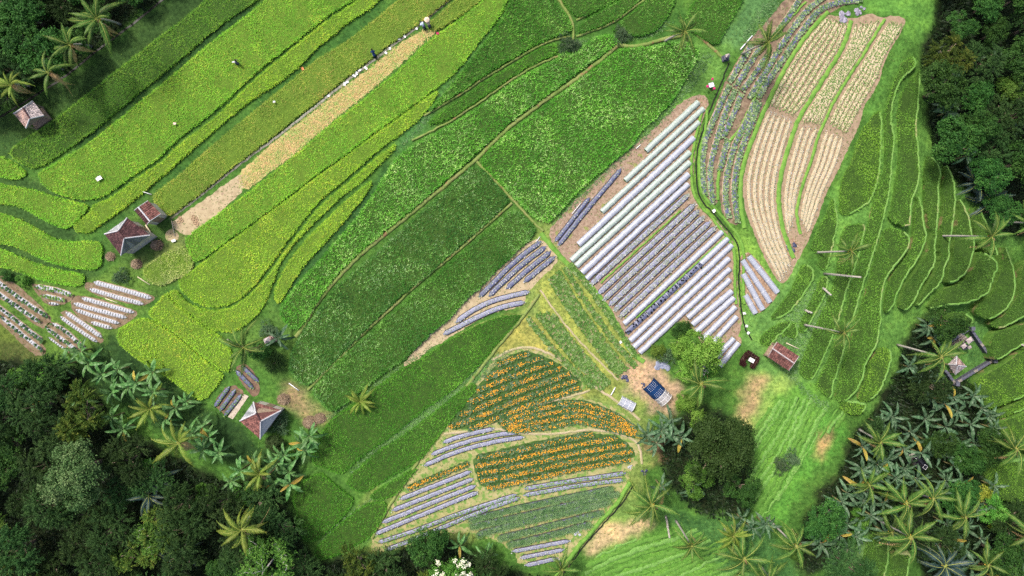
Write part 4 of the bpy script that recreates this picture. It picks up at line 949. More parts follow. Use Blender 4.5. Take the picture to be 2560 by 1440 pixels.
# green row crops
VEGS = ['1425,660 1470,715 1530,800 1590,890', '1385,690 1426,758 1485,842 1553,930', '1362,782 1408,848 1462,912 1514,965', '1412,668 1440,718 1500,806 1545,866 1588,915', '1394,680 1432,745 1490,832 1562,925', '1376,698 1420,770 1480,852 1545,935', '1380,790 1425,850 1475,908 1522,958', '1345,785 1390,845 1450,915 1505,972', '1320,795 1355,842 1415,908 1482,968']
for i, p in enumerate(VEGS):
    ln = bline(P(p)); loc = ln.mean(0); L = ln - loc
    root = empty('vegetable_row', loc, f'leafy green vegetable row on the grass slope, {ORD[i]} from the plastic tunnels', 'vegetable row', 'leafy vegetable rows')
    v, q = sweep(L, mound(.62, .12), .08, .3)
    ob('soil_ridge', mesh('soil_ridge', v, q, surf('veg_ridge', [(.1, .13, .04), (.2, .2, .09), (.3, .26, .16)], 2)), root)
    ob('foliage', instmesh('foliage', R_BUSH, along(L, (-.24, 0, .24), .22, .06, .1, .12), 1.0, VEG_L), root, 'stuff')

# ---------------------------------------------------------------- palms and bananas
TRUNKM = surf('palm_trunk', [(.22, .2, .17), (.34, .31, .27), (.42, .39, .35)], 2.5, bmp=.5, stretch=((1, 1, 6), 0))
RACHIS = surf('palm_rachis', [(.2, .24, .05), (.3, .31, .08)], 3, .6, bmp=0)
PALM_G = leafmat('palm_leaf', [(.022, .062, .01), (.045, .11, .017), (.08, .16, .025), (.15, .23, .05)], rough=.5, spec=.2, objvar=.5)
PALM_Y = leafmat('palm_leaf_yellow', [(.055, .11, .012), (.1, .17, .02), (.16, .23, .03), (.25, .26, .05)], rough=.5, spec=.2, objvar=.5)
PALM_D = leafmat('palm_leaf_dead', [(.3, .18, .08), (.42, .28, .13), (.5, .36, .18)], trans=.1)
PALM_B = leafmat('palm_leaf_blue', [(.01, .03, .026), (.02, .05, .045), (.04, .075, .068), (.09, .12, .105)], rough=.45, spec=.3, objvar=.5)
BARKM = surf('bark', [(.09, .07, .05), (.18, .14, .1), (.24, .2, .16)], 3, bmp=.8)
BARK_W = surf('pale_bark', [(.3, .28, .25), (.5, .47, .43), (.58, .55, .5)], 3, bmp=.5)
STEMM = surf('banana_stem', [(.12, .14, .05), (.22, .2, .09), (.2, .13, .07)], 2, .6, bmp=.3)
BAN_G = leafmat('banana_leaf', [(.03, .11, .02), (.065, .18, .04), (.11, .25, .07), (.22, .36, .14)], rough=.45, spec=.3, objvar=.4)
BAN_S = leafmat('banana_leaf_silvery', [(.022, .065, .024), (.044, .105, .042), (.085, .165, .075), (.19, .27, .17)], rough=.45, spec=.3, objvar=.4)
BAN_Y = leafmat('banana_leaf_yellow', [(.26, .22, .03), (.34, .28, .04), (.3, .17, .06)], objvar=.4)

def frond_mesh(name, mats, droop, seed, nl=24, wide=.2):
    r = random.Random(seed); mb = MB()
    ax = lambda s: Vector((s * (1 - .12 * droop * s), .05 * math.sin(s * 2.2 + seed), .30 * s - (.30 + droop) * s ** 2.1))
    mb.tube([ax(i / 9) for i in range(10)], [.014 * (1 - .75 * i / 9) for i in range(10)], 4, 1, .5)
    for i in range(nl):
        s = .1 + .9 * i / (nl - 1)
        p = ax(s); d = (ax(min(1, s + .02)) - ax(s - .02)).normalized()
        prof = math.sin(math.pi * min(1, (s * .9 + .1))) ** .6 if s < .97 else .5
        for sd_ in (-1, 1):
            ln = wide * prof * r.uniform(.75, 1.1) * (1.0 if s > .2 else .6)
            sw = .45 + .5 * s
            side = Vector((0, sd_, 0)) - d * d.y * sd_
            dr = (side * math.cos(sw) + d * math.sin(sw) + Vector((0, 0, -.28 - .25 * r.random()))).normalized()
            q = p + dr * ln; m_ = p + dr * ln * .5 + Vector((0, 0, .03))
            wv = d * .0135
            mb.add([p - wv, p + wv, m_ + wv * 1.6, q, m_ - wv * 1.6], [(0, 1, 2, 4), (4, 2, 3)], 0, min(1, max(0, .3 + .4 * s + r.uniform(-.3, .3))))
    return mb.mesh(name, mats)
FR = {k: [frond_mesh('frond', [m_, RACHIS if k != 'D' else PALM_D], dr, i) for i, dr in enumerate((.15, .4, .75, 1.1))] for k, m_ in (('G', PALM_G), ('Y', PALM_Y), ('D', PALM_D), ('B', PALM_B))}
mb = MB()
for i in range(9):
    a = i * 2.4; mb.ball((.22 * math.cos(a), .22 * math.sin(a), -.12 - .05 * (i % 3)), .1, 0, random.random())
NUTS = mb.mesh('coconut_bunch', surf('coconut', [(.3, .24, .04), (.5, .32, .05)], 3, .5, bmp=0), True)
def dir_obj(o, p, azim, pitch, roll, sc):
    o.location = p; o.rotation_euler = (roll, pitch, azim); o.scale = (sc, sc, sc)
def palm(base, crown, rpx, label, h=8.0, nf=15, kind='G', group='coconut palms', dead=2, nuts=True, seed=0, bend=.12, name='coconut_palm', full=1.0):
    r = random.Random(seed * 31 + int(base[0]))
    b = W(*base); c = AT(crown[0], crown[1], b.z + h)
    root = empty(name, b, label, 'palm tree', group)
    d = c - b; side = Vector((-d.y, d.x, 0)); side = side.normalized() if side.length > .01 else Vector((1, 0, 0))
    pts = []
    for i in range(11):
        s = i / 10
        pts.append(d * s + side * math.sin(s * math.pi) * bend * r.choice((-1, 1)) * 0 + Vector((d.x, d.y, 0)) * (s * s - s) * .25 + Vector((0, 0, -.15 if i == 0 else 0)))
    mb = MB(); mb.tube(pts, [.2 - .02 * min(i, 1) * 3 - .006 * i for i in range(11)], 8)
    ob('trunk', mb.mesh('trunk', TRUNKM, True), root)
    R = rpx * K * (H - c.z) / H
    for i in range(nf):
        az_ = 2 * math.pi * i / nf + r.uniform(-.38, .38)
        lvl = (i * 7 % nf) / nf
        if i >= nf - dead and dead: k, v, pit = 'D', 3, .45
        else: k, v, pit = kind, (0, 1, 1, 2)[min(3, int(lvl * 4))] if lvl < .85 else 3, -.6 + .95 * lvl + r.uniform(-.15, .15)
        o = ob('frond', FR[k][v], root)
        dir_obj(o, d + Vector((0, 0, .05)), az_, pit, r.uniform(-.6, .6), R * r.uniform(.72, 1.15) * (1 + .12 * (lvl > .3)))
    if nuts:
        o = ob('coconut_bunch', NUTS, root, loc=d + Vector((0, 0, -.05)))
    return root
G_ = 'palms in the gully grove'
PL = [((300, 60), (243, 48), 66, 'palm with a bright yellow coconut bunch at the drain corner', 9, 'G'), ((228, 115), (175, 113), 52, 'shorter palm with a white curved trunk beside the drain', 8, 'G'), ((158, 172), (122, 182), 56, 'palm with a hooked trunk overhanging the drain line', 7, 'G'),
      ((76, 215), (28, 213), 42, 'small yellowing palm near the grey hut', 7, 'Y'), ((1662, 103), (1712, 80), 56, 'lone palm standing on the bund among dark green paddies', 7, 'G'), ((1855, 135), (1920, 106), 58, 'palm leaning over the cabbage beds', 8, 'G'),
      ((2345, 590), (2478, 592), 58, 'tallest palm with a long straight pale trunk on the terraces', 10, 'G'), ((2042, 631), (2128, 628), 48, 'palm with a curved white trunk near the dry field', 7, 'G'), ((2010, 812), (2108, 832), 52, 'palm with a thick white trunk above the pavilion', 9, 'G'),
      ((2243, 862), (2352, 892), 56, 'palm leaning over the stone shrine yard', 8, 'G'), ((2148, 1074), (2200, 1105), 50, 'palm at the grove edge beside the bare earth patch', 7, 'G'), ((2225, 1242), (2266, 1258), 62, 'broad palm in the middle of the banana grove', 8, 'G'),
      ((2290, 1232), (2332, 1245), 54, 'palm crowding the broad one in the banana grove', 8, 'G'), ((2175, 1288), (2275, 1342), 66, 'large palm with a bowed trunk spreading over the dark terraces', 9, 'G'), ((2440, 1085), (2540, 1122), 58, 'palm leaning out above the bright terraces', 9, 'G'),
      ((1918, 1295), (1990, 1366), 54, 'palm leaning down from the mown lawn edge', 8, 'G'), ((1605, 1240), (1630, 1262), 70, 'big lawn palm beside the grass bank', 6, 'G'), ((1690, 1302), (1728, 1364), 48, 'palm with a bent white trunk on the striped lawn', 7, 'G'),
      ((1830, 1370), (1860, 1398), 66, 'bushy palm at the lawn bottom', 5, 'G'), ((1812, 1322), (1832, 1340), 44, 'yellow drooping palm by the silver bananas', 4, 'Y'), ((568, 850), (610, 868), 62, 'palm at the corner of the golden rice plots', 6, 'G'),
      ((1735, 940), (1752, 960), 76, 'large garden palm beside the blue greenhouse', 5, 'G'), ((640, 1270), (606, 1324), 66, 'bright palm with a white trunk at the wood edge', 9, 'Y'), ((462, 1090), (446, 1106), 60, 'yellow-green palm among the bananas', 6, 'Y'),
      ((902, 1004), (900, 1004), 38, 'young low palm between the two rice fields', 1.2, 'Y'), ((2340, 1390), (2362, 1414), 62, 'dark palm deep in the gully grove', 7, 'B'), ((1400, 1408), (1405, 1424), 46, 'half-hidden palm below the short mulch beds', 5, 'G'),
      ((2505, 1285), (2580, 1332), 56, 'palm whose trunk crosses the dark lower grove', 9, 'G'), ((385, 1010), (376, 1022), 50, 'yellowish feather palm beside the golden rice tip', 3, 'Y'), ((648, 1165), (650, 1185), 50, 'yellow feather palm among cottage bananas', 4, 'Y'),
      ((1905, 1420), (1925, 1450), 55, 'palm at the lawn foot beside the bushy palm', 5, 'G'), ((2150, 1195), (2172, 1212), 50, 'palm among the lawn-side bananas', 5, 'G'), ((2380, 1275), (2412, 1292), 54, 'palm between the broad palms and the lime dappled tree', 6, 'G'), ((2440, 1390), (2470, 1412), 52, 'palm in the lowest corner of the grove', 5, 'G'), ((2200, 1345), (2228, 1330), 46, 'palm shading the narrow dark terrace', 5, 'G'), ((2490, 556), (2580, 558), 50, 'palm on the forest rim with a thin grey trunk', 9, 'G')]
for i, (b, c, r_, lb, h_, k_) in enumerate(PL):
    palm(b, c, r_, lb, h_, random.choice((12, 13, 14, 15)) if r_ > 50 else 14, k_, seed=i, dead=0 if h_ < 4 or k_ == 'B' else 2, nuts=h_ >= 4, group='coconut palms')
for i, (p, r_, lb) in enumerate((((372, 1238), 50, 'blue-grey feather palm in the dark valley'), ((395, 1200), 44, 'blue-grey feather palm beside the yellow sprig'), ((435, 1400), 56, 'silvery feather palm low in the valley'), ((470, 1375), 40, 'small silvery feather palm in the valley'), ((2470, 500), 60, 'teal feather palm in the dark hollow'), ((2440, 455), 50, 'teal feather palm by the forest path'), ((70, 60), 44, 'pale frosted palm in the dark corner'), ((20, 20), 40, 'pale frosted palm at the corner rim'))):
    palm(p, p, r_, lb, 2.5, 11, 'B', 'blue-grey feather palms', 0, False, i + 50, name='feather_palm')
# bare trunks
def bare_trunk(b, c, h, label):
    p0 = W(*b); p1 = AT(c[0], c[1], p0.z + h) - p0
    mb = MB(); mb.tube([Vector((0, 0, -.1)), p1 * .3 + Vector((0, 0, .05)), p1 * .65, p1], [.16, .14, .12, .1], 8)
    for k in range(5):
        q = p1 * random.uniform(.1, .9); mb.ball(q + Vector((random.uniform(-.1, .1), random.uniform(-.12, .12), .08)), .1, 0, .3)
    ob('palm_trunk', mb.mesh('palm_trunk', TRUNKM, True), None, None, label, 'tree trunk', 'bare palm trunks', loc=p0)
bare_trunk((2060, 684), (2152, 693), 7, 'crownless white palm trunk leaning across the terraces')
bare_trunk((2055, 718), (2078, 738), 2, 'short broken trunk below the crownless one')
bare_trunk((2012, 776), (2030, 782), 1.2, 'stubby dead trunk beside the leaf-shaped patch')
bare_trunk((2508, 842), (2570, 868), 4, 'weathered trunk on the slope behind the shrine wall')
bare_trunk((1665, 1290), (1674, 1345), 3.5, 'thin dead stem beside the big lawn palm')

MARK = {'valley': [(262, 1150, 'the big grey-green tree'), (606, 1324, 'the bright wood-edge palm'), (712, 1372, 'the half-bare trees'), (1128, 1405, 'the white-blossomed tree'), (450, 1395, 'the silvery feather palms'), (380, 1225, 'the blue-grey feather palms'), (85, 935, 'the yellow-green rim shrubs'), (105, 1002, 'the solitary valley banana'), (420, 1320, 'the thin grey-branched tree'), (1405, 1424, 'the half-hidden palm')],
        'hollow': [(2341, 280, 'the rim bananas'), (2460, 160, 'the small lone banana'), (2455, 480, 'the teal feather palms'), (2478, 592, 'the tallest palm'), (2285, 140, 'the longest terrace'), (2532, 212, 'the far hollow banana')],
        'gully': [(2352, 892, 'the shrine yard palm'), (2300, 1250, 'the broad palms'), (2540, 1122, 'the palm over the bright terraces'), (2300, 1155, 'the dim hut'), (2275, 1342, 'the bowed-trunk palm'), (2410, 1215, 'the lime dappled tree'), (2060, 1300, 'the lawn edge bananas'), (2362, 1414, 'the dark palm')],
        'corner': [(243, 48, 'the yellow-coconut palm'), (28, 213, 'the yellowing palm'), (45, 40, 'the frosted palms'), (175, 113, 'the white-trunked palm')],
        'rice': [(190, 905, 'the leafy white beds'), (376, 1022, 'the yellowish feather palm'), (446, 1106, 'the yellow-green palm'), (320, 930, 'the golden rice edge'), (262, 1150, 'the big grey-green tree'), (525, 1010, 'the golden rice tip')],
        'cottage': [(655, 1045, 'the cottage roof'), (650, 1185, 'the yellow feather palm'), (800, 1050, 'the pinkish leaf heap'), (620, 1225, 'the vivid green shrub')]}
def near(x, y, area):
    return min(MARK[area], key=lambda m: (m[0] - x) ** 2 + (m[1] - y) ** 2)[2]
def banana_leaf(name, mat, droop, seed, w=.15):
    r = random.Random(seed); mb = MB(); n = 9
    ax = lambda s: Vector((s * (1 - .18 * droop * s), 0, .42 * s - (.42 + droop) * s * s))
    L_ = []; C_ = []; R_ = []
    for i in range(n + 1):
        s = i / n; p = ax(s)
        ww = w * (0.12 if s < .12 else math.sin(math.pi * min(1, .12 + (s - .12) * .93)) ** .55) * r.uniform(.86, 1.08)
        if i == n: ww = .01
        C_.append(p); L_.append(p + Vector((r.uniform(-.015, .015), ww, .25 * ww))); R_.append(p + Vector((r.uniform(-.015, .015), -ww, .25 * ww)))
    mb.tube([p + Vector((0, 0, .004)) for p in C_], [.011 * (1 - .8 * i / n) + .002 for i in range(n + 1)], 4, 0, .98, False)
    for i in range(n):
        for E in (L_, R_):
            t = r.uniform(.1, .8); cut = r.random() < .3
            e1 = E[i + 1] if not cut else E[i + 1] * .8 + E[i] * .2
            mb.add([C_[i], C_[i + 1], e1, E[i]], [(0, 1, 2, 3) if E is R_ else (3, 2, 1, 0)], 0, t)
    return mb.mesh(name, mat)
BL = {k: [banana_leaf('leaf', m_, d_, i * 7 + 1, w_) for i, (d_, w_) in enumerate(((.1, .1), (.3, .12), (.55, .115), (.85, .1)))] for k, m_ in (('G', BAN_G), ('S', BAN_S), ('Y', BAN_Y))}
mb = MB(); mb.tube([(0, 0, -.2), (0.02, 0, .5), (0, .02, 1.0)], [.13, .11, .07], 7); BSTEM = mb.mesh('pseudostem', STEMM, True)
def banana(px, py, kind, label, group, sc=1.0, h=2.2, seed=0):
    r = random.Random(seed * 17 + 3); b = W(px, py)
    root = empty('banana_plant', b, label, 'banana plant', group, r.uniform(0, 6.28))
    o = ob('pseudostem', BSTEM, root); o.scale = (1, 1, h)
    n = r.randint(7, 10)
    for i in range(n):
        k = 'Y' if r.random() < .04 else kind
        lv = i / n
        o = ob('leaf', BL[k][min(3, int(lv * 4))], root)
        dir_obj(o, Vector((0, 0, h - .15 * lv)), i * 2.4 + r.uniform(-.3, .3), -.75 + .8 * lv, r.uniform(-.3, .3), sc * r.uniform(1.45, 2.1))
BA = [(190, 905), (228, 872), (248, 905), (322, 918), (372, 948), (300, 975), (347, 962), (222, 988), (105, 1002), (310, 1032), (335, 1062), (412, 972), (460, 1012), (428, 1042), (525, 1058), (542, 1082), (505, 1072), (572, 1118), (530, 1112), (280, 930), (400, 925)]
BB = [(622, 1162), (592, 1192), (645, 1148), (702, 1150), (732, 1172), (742, 1196), (765, 1100), (790, 1078), (692, 1202), (780, 1112), (670, 1230), (720, 1130)]
BC = [(2290, 812), (2312, 842), (2272, 932), (2250, 912), (2322, 952), (2402, 982), (2422, 1012), (2202, 1032), (2172, 1047), (2372, 1022), (2442, 1032), (2332, 1002), (2300, 985), (2350, 985), (2290, 1040), (2390, 1050), (2450, 1060)]
BD = [(2242, 1162), (2202, 1142), (2122, 1202), (2192, 1212), (2102, 1222), (2062, 1282), (2092, 1292), (2042, 1312), (2112, 1322), (2432, 1242), (2482, 1322), (2522, 1432), (2182, 1242), (2352, 1332), (2262, 1182), (2140, 1240), (2075, 1320), (2160, 1180), (2130, 1105), (2410, 1260), (2320, 1120), (2480, 1380), (2230, 1110), (2270, 1120), (2210, 1180), (2170, 1150), (2340, 1190), (2380, 1200), (2300, 1210), (2150, 1270), (2200, 1280), (2390, 1300), (2420, 1330), (2330, 1290), (2450, 1200), (2370, 1100), (2340, 1060), (2250, 1070), (2290, 1090), (2410, 1100), (2130, 1160), (2080, 1240), (2180, 1310), (2310, 1380), (2400, 1400), (2440, 1420), (2380, 1360), (2500, 1350), (2030, 1340), (2350, 1150)]
BE = [(1642, 1062), (1612, 1080), (1662, 1042), (1690, 1082), (1630, 1095), (1665, 1075)]
BF = [(1840, 1282), (1892, 1292), (1862, 1302), (1720, 1205), (1640, 1200)]
BG = [(2460, 160), (2342, 272), (2340, 292), (2346, 212), (2532, 212), (2505, 330), (2380, 400)]
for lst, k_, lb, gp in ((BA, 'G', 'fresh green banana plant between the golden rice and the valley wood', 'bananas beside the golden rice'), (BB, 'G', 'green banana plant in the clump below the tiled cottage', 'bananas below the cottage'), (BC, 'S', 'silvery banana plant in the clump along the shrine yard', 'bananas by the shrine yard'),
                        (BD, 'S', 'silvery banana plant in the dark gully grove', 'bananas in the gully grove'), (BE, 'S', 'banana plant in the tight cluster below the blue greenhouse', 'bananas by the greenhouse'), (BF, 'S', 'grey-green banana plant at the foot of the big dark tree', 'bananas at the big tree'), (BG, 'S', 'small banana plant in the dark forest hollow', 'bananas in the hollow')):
    for i, (x, y) in enumerate(lst):
        ar_ = {'bananas beside the golden rice': 'rice', 'bananas below the cottage': 'cottage', 'bananas by the shrine yard': 'gully', 'bananas in the gully grove': 'gully', 'bananas in the hollow': 'hollow'}.get(gp)
        h_ = random.uniform(1.6, 2.9)
        l_ = lb if not ar_ else f'{"tall" if h_ > 2.3 else "low"} {lb.split(" plant")[0]} plant, {gp[8:]}, near {near(x, y, ar_)}'
        banana(x, y, k_, l_, gp, 1.0, h_, i + len(lst) * 10 + int(x))
banana(1152, 1348, 'G', 'single green banana plant beside the white-blossomed tree', None, 1.0, 2.0, 5)
banana(706, 842, 'S', 'single grey-green banana plant beside the garden shrine', None, .9, 1.5, 6)
banana(1215, 1375, 'G', 'lone banana plant on the brown bank above the valley trees', None, .9, 1.5, 9)
banana(478, 1000, 'G', 'small banana plant on the shaded grass under the golden rice', None, .8, 1.2, 12)

# ---------------------------------------------------------------- broadleaf trees
def crown_mesh(name, mat, seed, R=3.0, lobes=9, n=7000, leaf=(.13, .2), flat=.7, style='leaf', spread=.76):
    g = np.random.default_rng(seed)
    th = g.uniform(0, 6.283, lobes); rr = np.sqrt(g.uniform(0.02, 1, lobes)) * spread * R
    C = np.stack([rr * np.cos(th), rr * np.sin(th), (1 - (rr / R) ** 2) * R * flat * g.uniform(.6, 1.05, lobes)], 1)
    lr = R * g.uniform(.2, .42, lobes)
    li = g.choice(lobes, n, p=lr ** 2 / np.sum(lr ** 2))
    # twigs: leaves gather in clumps on every lobe
    nc = lobes * 26
    cl = g.choice(lobes, nc, p=lr ** 2 / np.sum(lr ** 2))
    d = g.normal(0, 1, (nc, 3)); d[:, 2] = np.abs(d[:, 2]) * .9 - .25; d /= np.linalg.norm(d, axis=1)[:, None]
    cp = C[cl] + d * (lr[cl] * g.uniform(.75, 1.12, nc))[:, None]
    ci = g.integers(0, nc, n)
    if style == 'leaf':
        p = cp[ci] + g.normal(0, R * .055, (n, 3))
        nrm = d[ci] * .8 + g.normal(0, .6, (n, 3)) + (0, 0, .5)
        ax = np.cross(nrm, g.normal(0, 1, (n, 3)))
        ll, lw = leaf[1], leaf[0]
    else:                      # long narrow drooping leaves, feathery look
        s = g.uniform(0, 1, n)
        out = d[ci] * (1, 1, .3) + (0, 0, .35)
        p = cp[ci] - d[ci] * R * .1 + out * (s * R * .3)[:, None] - np.stack([0 * s, 0 * s, s * s * R * .2], 1) + g.normal(0, R * .02, (n, 3))
        ax = out + g.normal(0, .55, (n, 3)) - (0, 0, .3)
        nrm = np.cross(ax, g.normal(0, 1, (n, 3))) + (0, 0, .7)
        ll, lw = leaf[1] * 1.7, leaf[0] * .5
    ax /= np.linalg.norm(ax, axis=1)[:, None]
    b = np.cross(nrm, ax); b /= np.maximum(np.linalg.norm(b, axis=1), 1e-6)[:, None]
    sz = g.uniform(.7, 1.3, n)[:, None]
    V = np.stack([p - ax * ll * .5 * sz, p + b * lw * .5 * sz, p + ax * ll * .5 * sz, p - b * lw * .5 * sz], 1).reshape(-1, 3)
    F = np.arange(n * 4).reshape(-1, 4)
    lt = g.uniform(0, 1, lobes); ct = g.uniform(0, 1, nc)
    t = np.clip(.3 * lt[cl[ci]] + .4 * ct[ci] + .3 * g.uniform(0, 1, n), 0, 1)
    return mesh(name, V, F, mat, np.repeat(t, 4)), cp, C
def trunk_mesh(name, mat, C, R, seed, h):
    """trunk down to z=-h and limbs to the lobes; origin at crown base"""
    r = random.Random(seed); mb = MB()
    mb.tube([(0, 0, -h - .3), (r.uniform(-.1, .1), r.uniform(-.1, .1), -h * .5), (0, 0, 0)], [R * .085, R * .065, R * .05], 8)
    for c in C[:9]:
        mb.tube([(0, 0, -.1), (c[0] * .45, c[1] * .45, c[2] * .3), tuple(c)], [R * .04, R * .026, R * .01], 5)
    return mb.mesh(name, mat, True)
LF = {}
def lm(n, *cols, **k): LF[n] = leafmat('leaf_' + n, list(cols), objvar=.75, rough=.6, spec=.12, **k)
lm('dark', (0.0090, 0.0330, 0.0075), (0.0210, 0.0690, 0.0135), (0.0420, 0.1170, 0.0210), (0.0825, 0.1800, 0.0330))
lm('fine', (0.0112, 0.0352, 0.0096), (0.0256, 0.0672, 0.0176), (0.0480, 0.1120, 0.0288), (0.0960, 0.1760, 0.0480))
lm('olive', (0.0170, 0.0442, 0.0085), (0.0442, 0.0935, 0.0153), (0.0935, 0.1530, 0.0238), (0.2210, 0.2380, 0.0425))
lm('grey', (0.0250, 0.0625, 0.0175), (0.0500, 0.1063, 0.0300), (0.1000, 0.1625, 0.0562), (0.2000, 0.2500, 0.1063))
lm('fresh', (0.0230, 0.0920, 0.0115), (0.0517, 0.1610, 0.0207), (0.0978, 0.2415, 0.0345), (0.1955, 0.3565, 0.0690))
lm('lime', (.12, .22, .02), (.22, .32, .03), (.34, .42, .05), (.45, .48, .1))
lm('bluegrey', (.04, .095, .04), (.075, .15, .065), (.125, .21, .1), (.21, .29, .17))
lm('maroon', (.018, .006, .008), (.035, .01, .013), (.055, .018, .018), (.03, .03, .012))
lm('garden', (.06, .15, .02), (.11, .24, .03), (.18, .34, .05), (.3, .45, .1))
lm('mass', (.012, .04, .008), (.03, .08, .016), (.06, .13, .03), (.11, .19, .06))
PROTO = {}
for nm, mt, st, sd, kw in (('dark', 'dark', 'leaf', 1, dict(lobes=11)), ('dark2', 'dark', 'leaf', 2, dict(lobes=8, flat=.8)), ('fine', 'fine', 'plume', 3, dict(lobes=10, n=9000)), ('fine2', 'fine', 'plume', 4, dict(lobes=13, n=9000, flat=.8)),
                           ('olive', 'olive', 'plume', 5, dict(lobes=9, n=8000)), ('grey', 'grey', 'leaf', 6, dict(lobes=15, n=13000, leaf=(.11, .15))), ('fresh', 'fresh', 'leaf', 7, dict(lobes=9)), ('lime', 'lime', 'leaf', 8, dict(lobes=7, n=4500)), ('bush', 'bluegrey', 'plume', 9, dict(lobes=8, n=6000, flat=.45)),
                           ('garden', 'garden', 'leaf', 12, dict(lobes=10, n=6500)), ('big', 'mass', 'leaf', 10, dict(lobes=24, n=20000, leaf=(.1, .14), spread=.75))):
    me_, cp_, C_ = crown_mesh('crown', LF[mt], sd, style=st, **kw)
    PROTO[nm] = (me_, trunk_mesh('trunk', BARKM, C_, 3.0, sd, 3.0), trunk_mesh('stem', BARKM, C_, 3.0, sd, .35))
def tree(px, py, rpx, kind, label, group=None, h=None, rz=None, name='broadleaf_tree', cat='tree'):
    b = W(px, py); s = rpx * K / 3.0
    me_, tr, st = PROTO[kind]
    small = rpx < 38
    hh = (.3 if small else 3.0) * s
    root = empty(name if not small else 'leafy_shrub', b, label, cat if not small else 'shrub', group, random.uniform(0, 6.28) if rz is None else rz)
    o = ob('trunk' if not small else 'stem', st if small else tr, root, loc=(0, 0, hh)); o.scale = (s, s, s)
    o = ob('crown' if not small else 'foliage', me_, root, loc=(0, 0, hh)); o.scale = (s, s, s * random.uniform(.85, 1.15))
    return root
tree(262, 1150, 82, 'grey', 'big rounded grey-green tree standing out of the dark valley')
tree(195, 1165, 30, 'grey', 'small grey-green shrub touching the big rounded tree')
tree(1768, 1095, 90, 'big', 'massive dark round-crowned tree between the greenhouse and the mown lawn')
tree(1830, 1200, 46, 'dark2', 'dark shaded tree at the lawn side of the massive round tree')
tree(1722, 1190, 48, 'fresh', 'mid-green tree on the lower flank of the massive round tree')
for x, y, r_, k_, lb in ((1690, 858, 35, 'garden', 'bright shrub at the tunnel ends of the tangled garden'), (1738, 886, 62, 'garden', 'tallest bright tree of the tangled garden'), (1700, 925, 34, 'garden', 'bright leafy shrub beside the blue tarp'), (1772, 905, 36, 'garden', 'bright shrub facing the pair of short tunnels'), (1665, 893, 24, 'bush', 'grey-green bush at the pale tarp'),
                         (1712, 1012, 32, 'garden', 'bright shrub at the foot of the garden palm'), (1640, 870, 24, 'garden', 'small bright shrub at the end of the long tunnels'), (1700, 820, 26, 'dark', 'dark shrub behind the plastic tunnels'), (1750, 1040, 30, 'garden', 'bright shrub leaning on the massive tree'),
                         (1418, 112, 30, 'bush', 'blue-grey bush where the thin bunds meet'), (1552, 92, 26, 'bush', 'blue-grey bush beside the yellow seedling palm'), (310, 692, 24, 'bush', 'dark bush on the lane to the white film beds'), (62, 700, 20, 'fresh', 'bush beside the lowest lime strip'), (25, 690, 18, 'dark', 'dark shrub at the start of the white beds'),
                         (672, 822, 26, 'bush', 'dense bush behind the garden shrine'), (655, 880, 30, 'dark', 'dark bush below the golden corner palm'), (690, 905, 26, 'fine', 'flowering bush at the cottage path'), (700, 1060, 30, 'bush', 'round bush against the cottage gable'), (690, 1105, 26, 'grey', 'pale bush under the cottage eave'),
                         (745, 1130, 22, 'fresh', 'fresh shrub beside the cottage bananas'), (110, 930, 32, 'fresh', 'yellow-green shrub at the valley rim below the white beds'), (150, 955, 30, 'dark', 'dark shrub beside the yellow-green rim shrub'), (60, 935, 34, 'fresh', 'second yellow-green shrub at the valley rim'), (395, 1182, 24, 'lime', 'sprig of vivid lime leaves in the dark valley'), (620, 1225, 36, 'fresh', 'vivid green shrub at the banana clump foot'),
                         (380, 1170, 36, 'fresh', 'green round shrub above the lime sprig'), (520, 1225, 34, 'fresh', 'green shrub between valley and bananas'), (1950, 1165, 24, 'bush', 'grey thicket on the mown slope'), (1975, 1140, 24, 'bush', 'grey thicket on the mown slope near the earth patch'), (1990, 1385, 22, 'fresh', 'low shrub at the leaning palm crown'),
                         (2440, 1130, 34, 'lime', 'yellow-crowned small tree at the grove rim'), (2470, 1290, 34, 'lime', 'lime-topped small tree above the lower grove'), (2410, 1215, 40, 'lime', 'lime dappled tree beside the lowest bright terrace'), (2440, 1250, 46, 'fresh', 'fresh green tree beside the lime dappled one'), (2140, 1290, 34, 'fresh', 'green shrub in the gully bananas'), (2380, 1130, 48, 'dark', 'dark tree behind the dim-roofed hut'),
                         (2140, 1330, 26, 'fresh', 'vivid shrub beside the pale grass slope'), (2090, 1375, 36, 'bush', 'bluish big-leaved shrub on the pale grass slope'), (2450, 1360, 60, 'dark', 'dark tree in the lower grove behind the broad palms'), (2190, 1150, 36, 'fresh', 'speckled green shrub in the gully grove'), (2530, 1240, 30, 'dark', 'dark shrub under the lowest bright terrace'), (2310, 1100, 44, 'dark', 'dark tree at the head of the gully grove')):
    tree(x, y, r_, k_, lb)
def poisson(poly, dmin, avoid, lim=(-60, -60, 2620, 1500)):
    poly = np.array(poly); out = []
    g = random.Random(5)
    lo = np.maximum(poly.min(0), lim[:2]); hi = np.minimum(poly.max(0), lim[2:])
    for _ in range(2500):
        p = (g.uniform(lo[0], hi[0]), g.uniform(lo[1], hi[1]))
        if not inside(poly, np.array([p]))[0]: continue
        if any((p[0] - q[0]) ** 2 + (p[1] - q[1]) ** 2 < dmin ** 2 for q in out): continue
        if any((p[0] - q[0]) ** 2 + (p[1] - q[1]) ** 2 < q[2] ** 2 for q in avoid): continue
        out.append(p)
    return out
avoid = [(262, 1150, 95), (372, 1238, 40), (435, 1400, 40), (1768, 1095, 300), (700, 1370, 60), (1130, 1400, 60), (2392, 880, 110), (2295, 1150, 30), (606, 1324, 45)] + [(x, y, 26) for x, y in BA + BC + BD + BG] + [(c[0], c[1], 38) for b, c, *_ in PL]
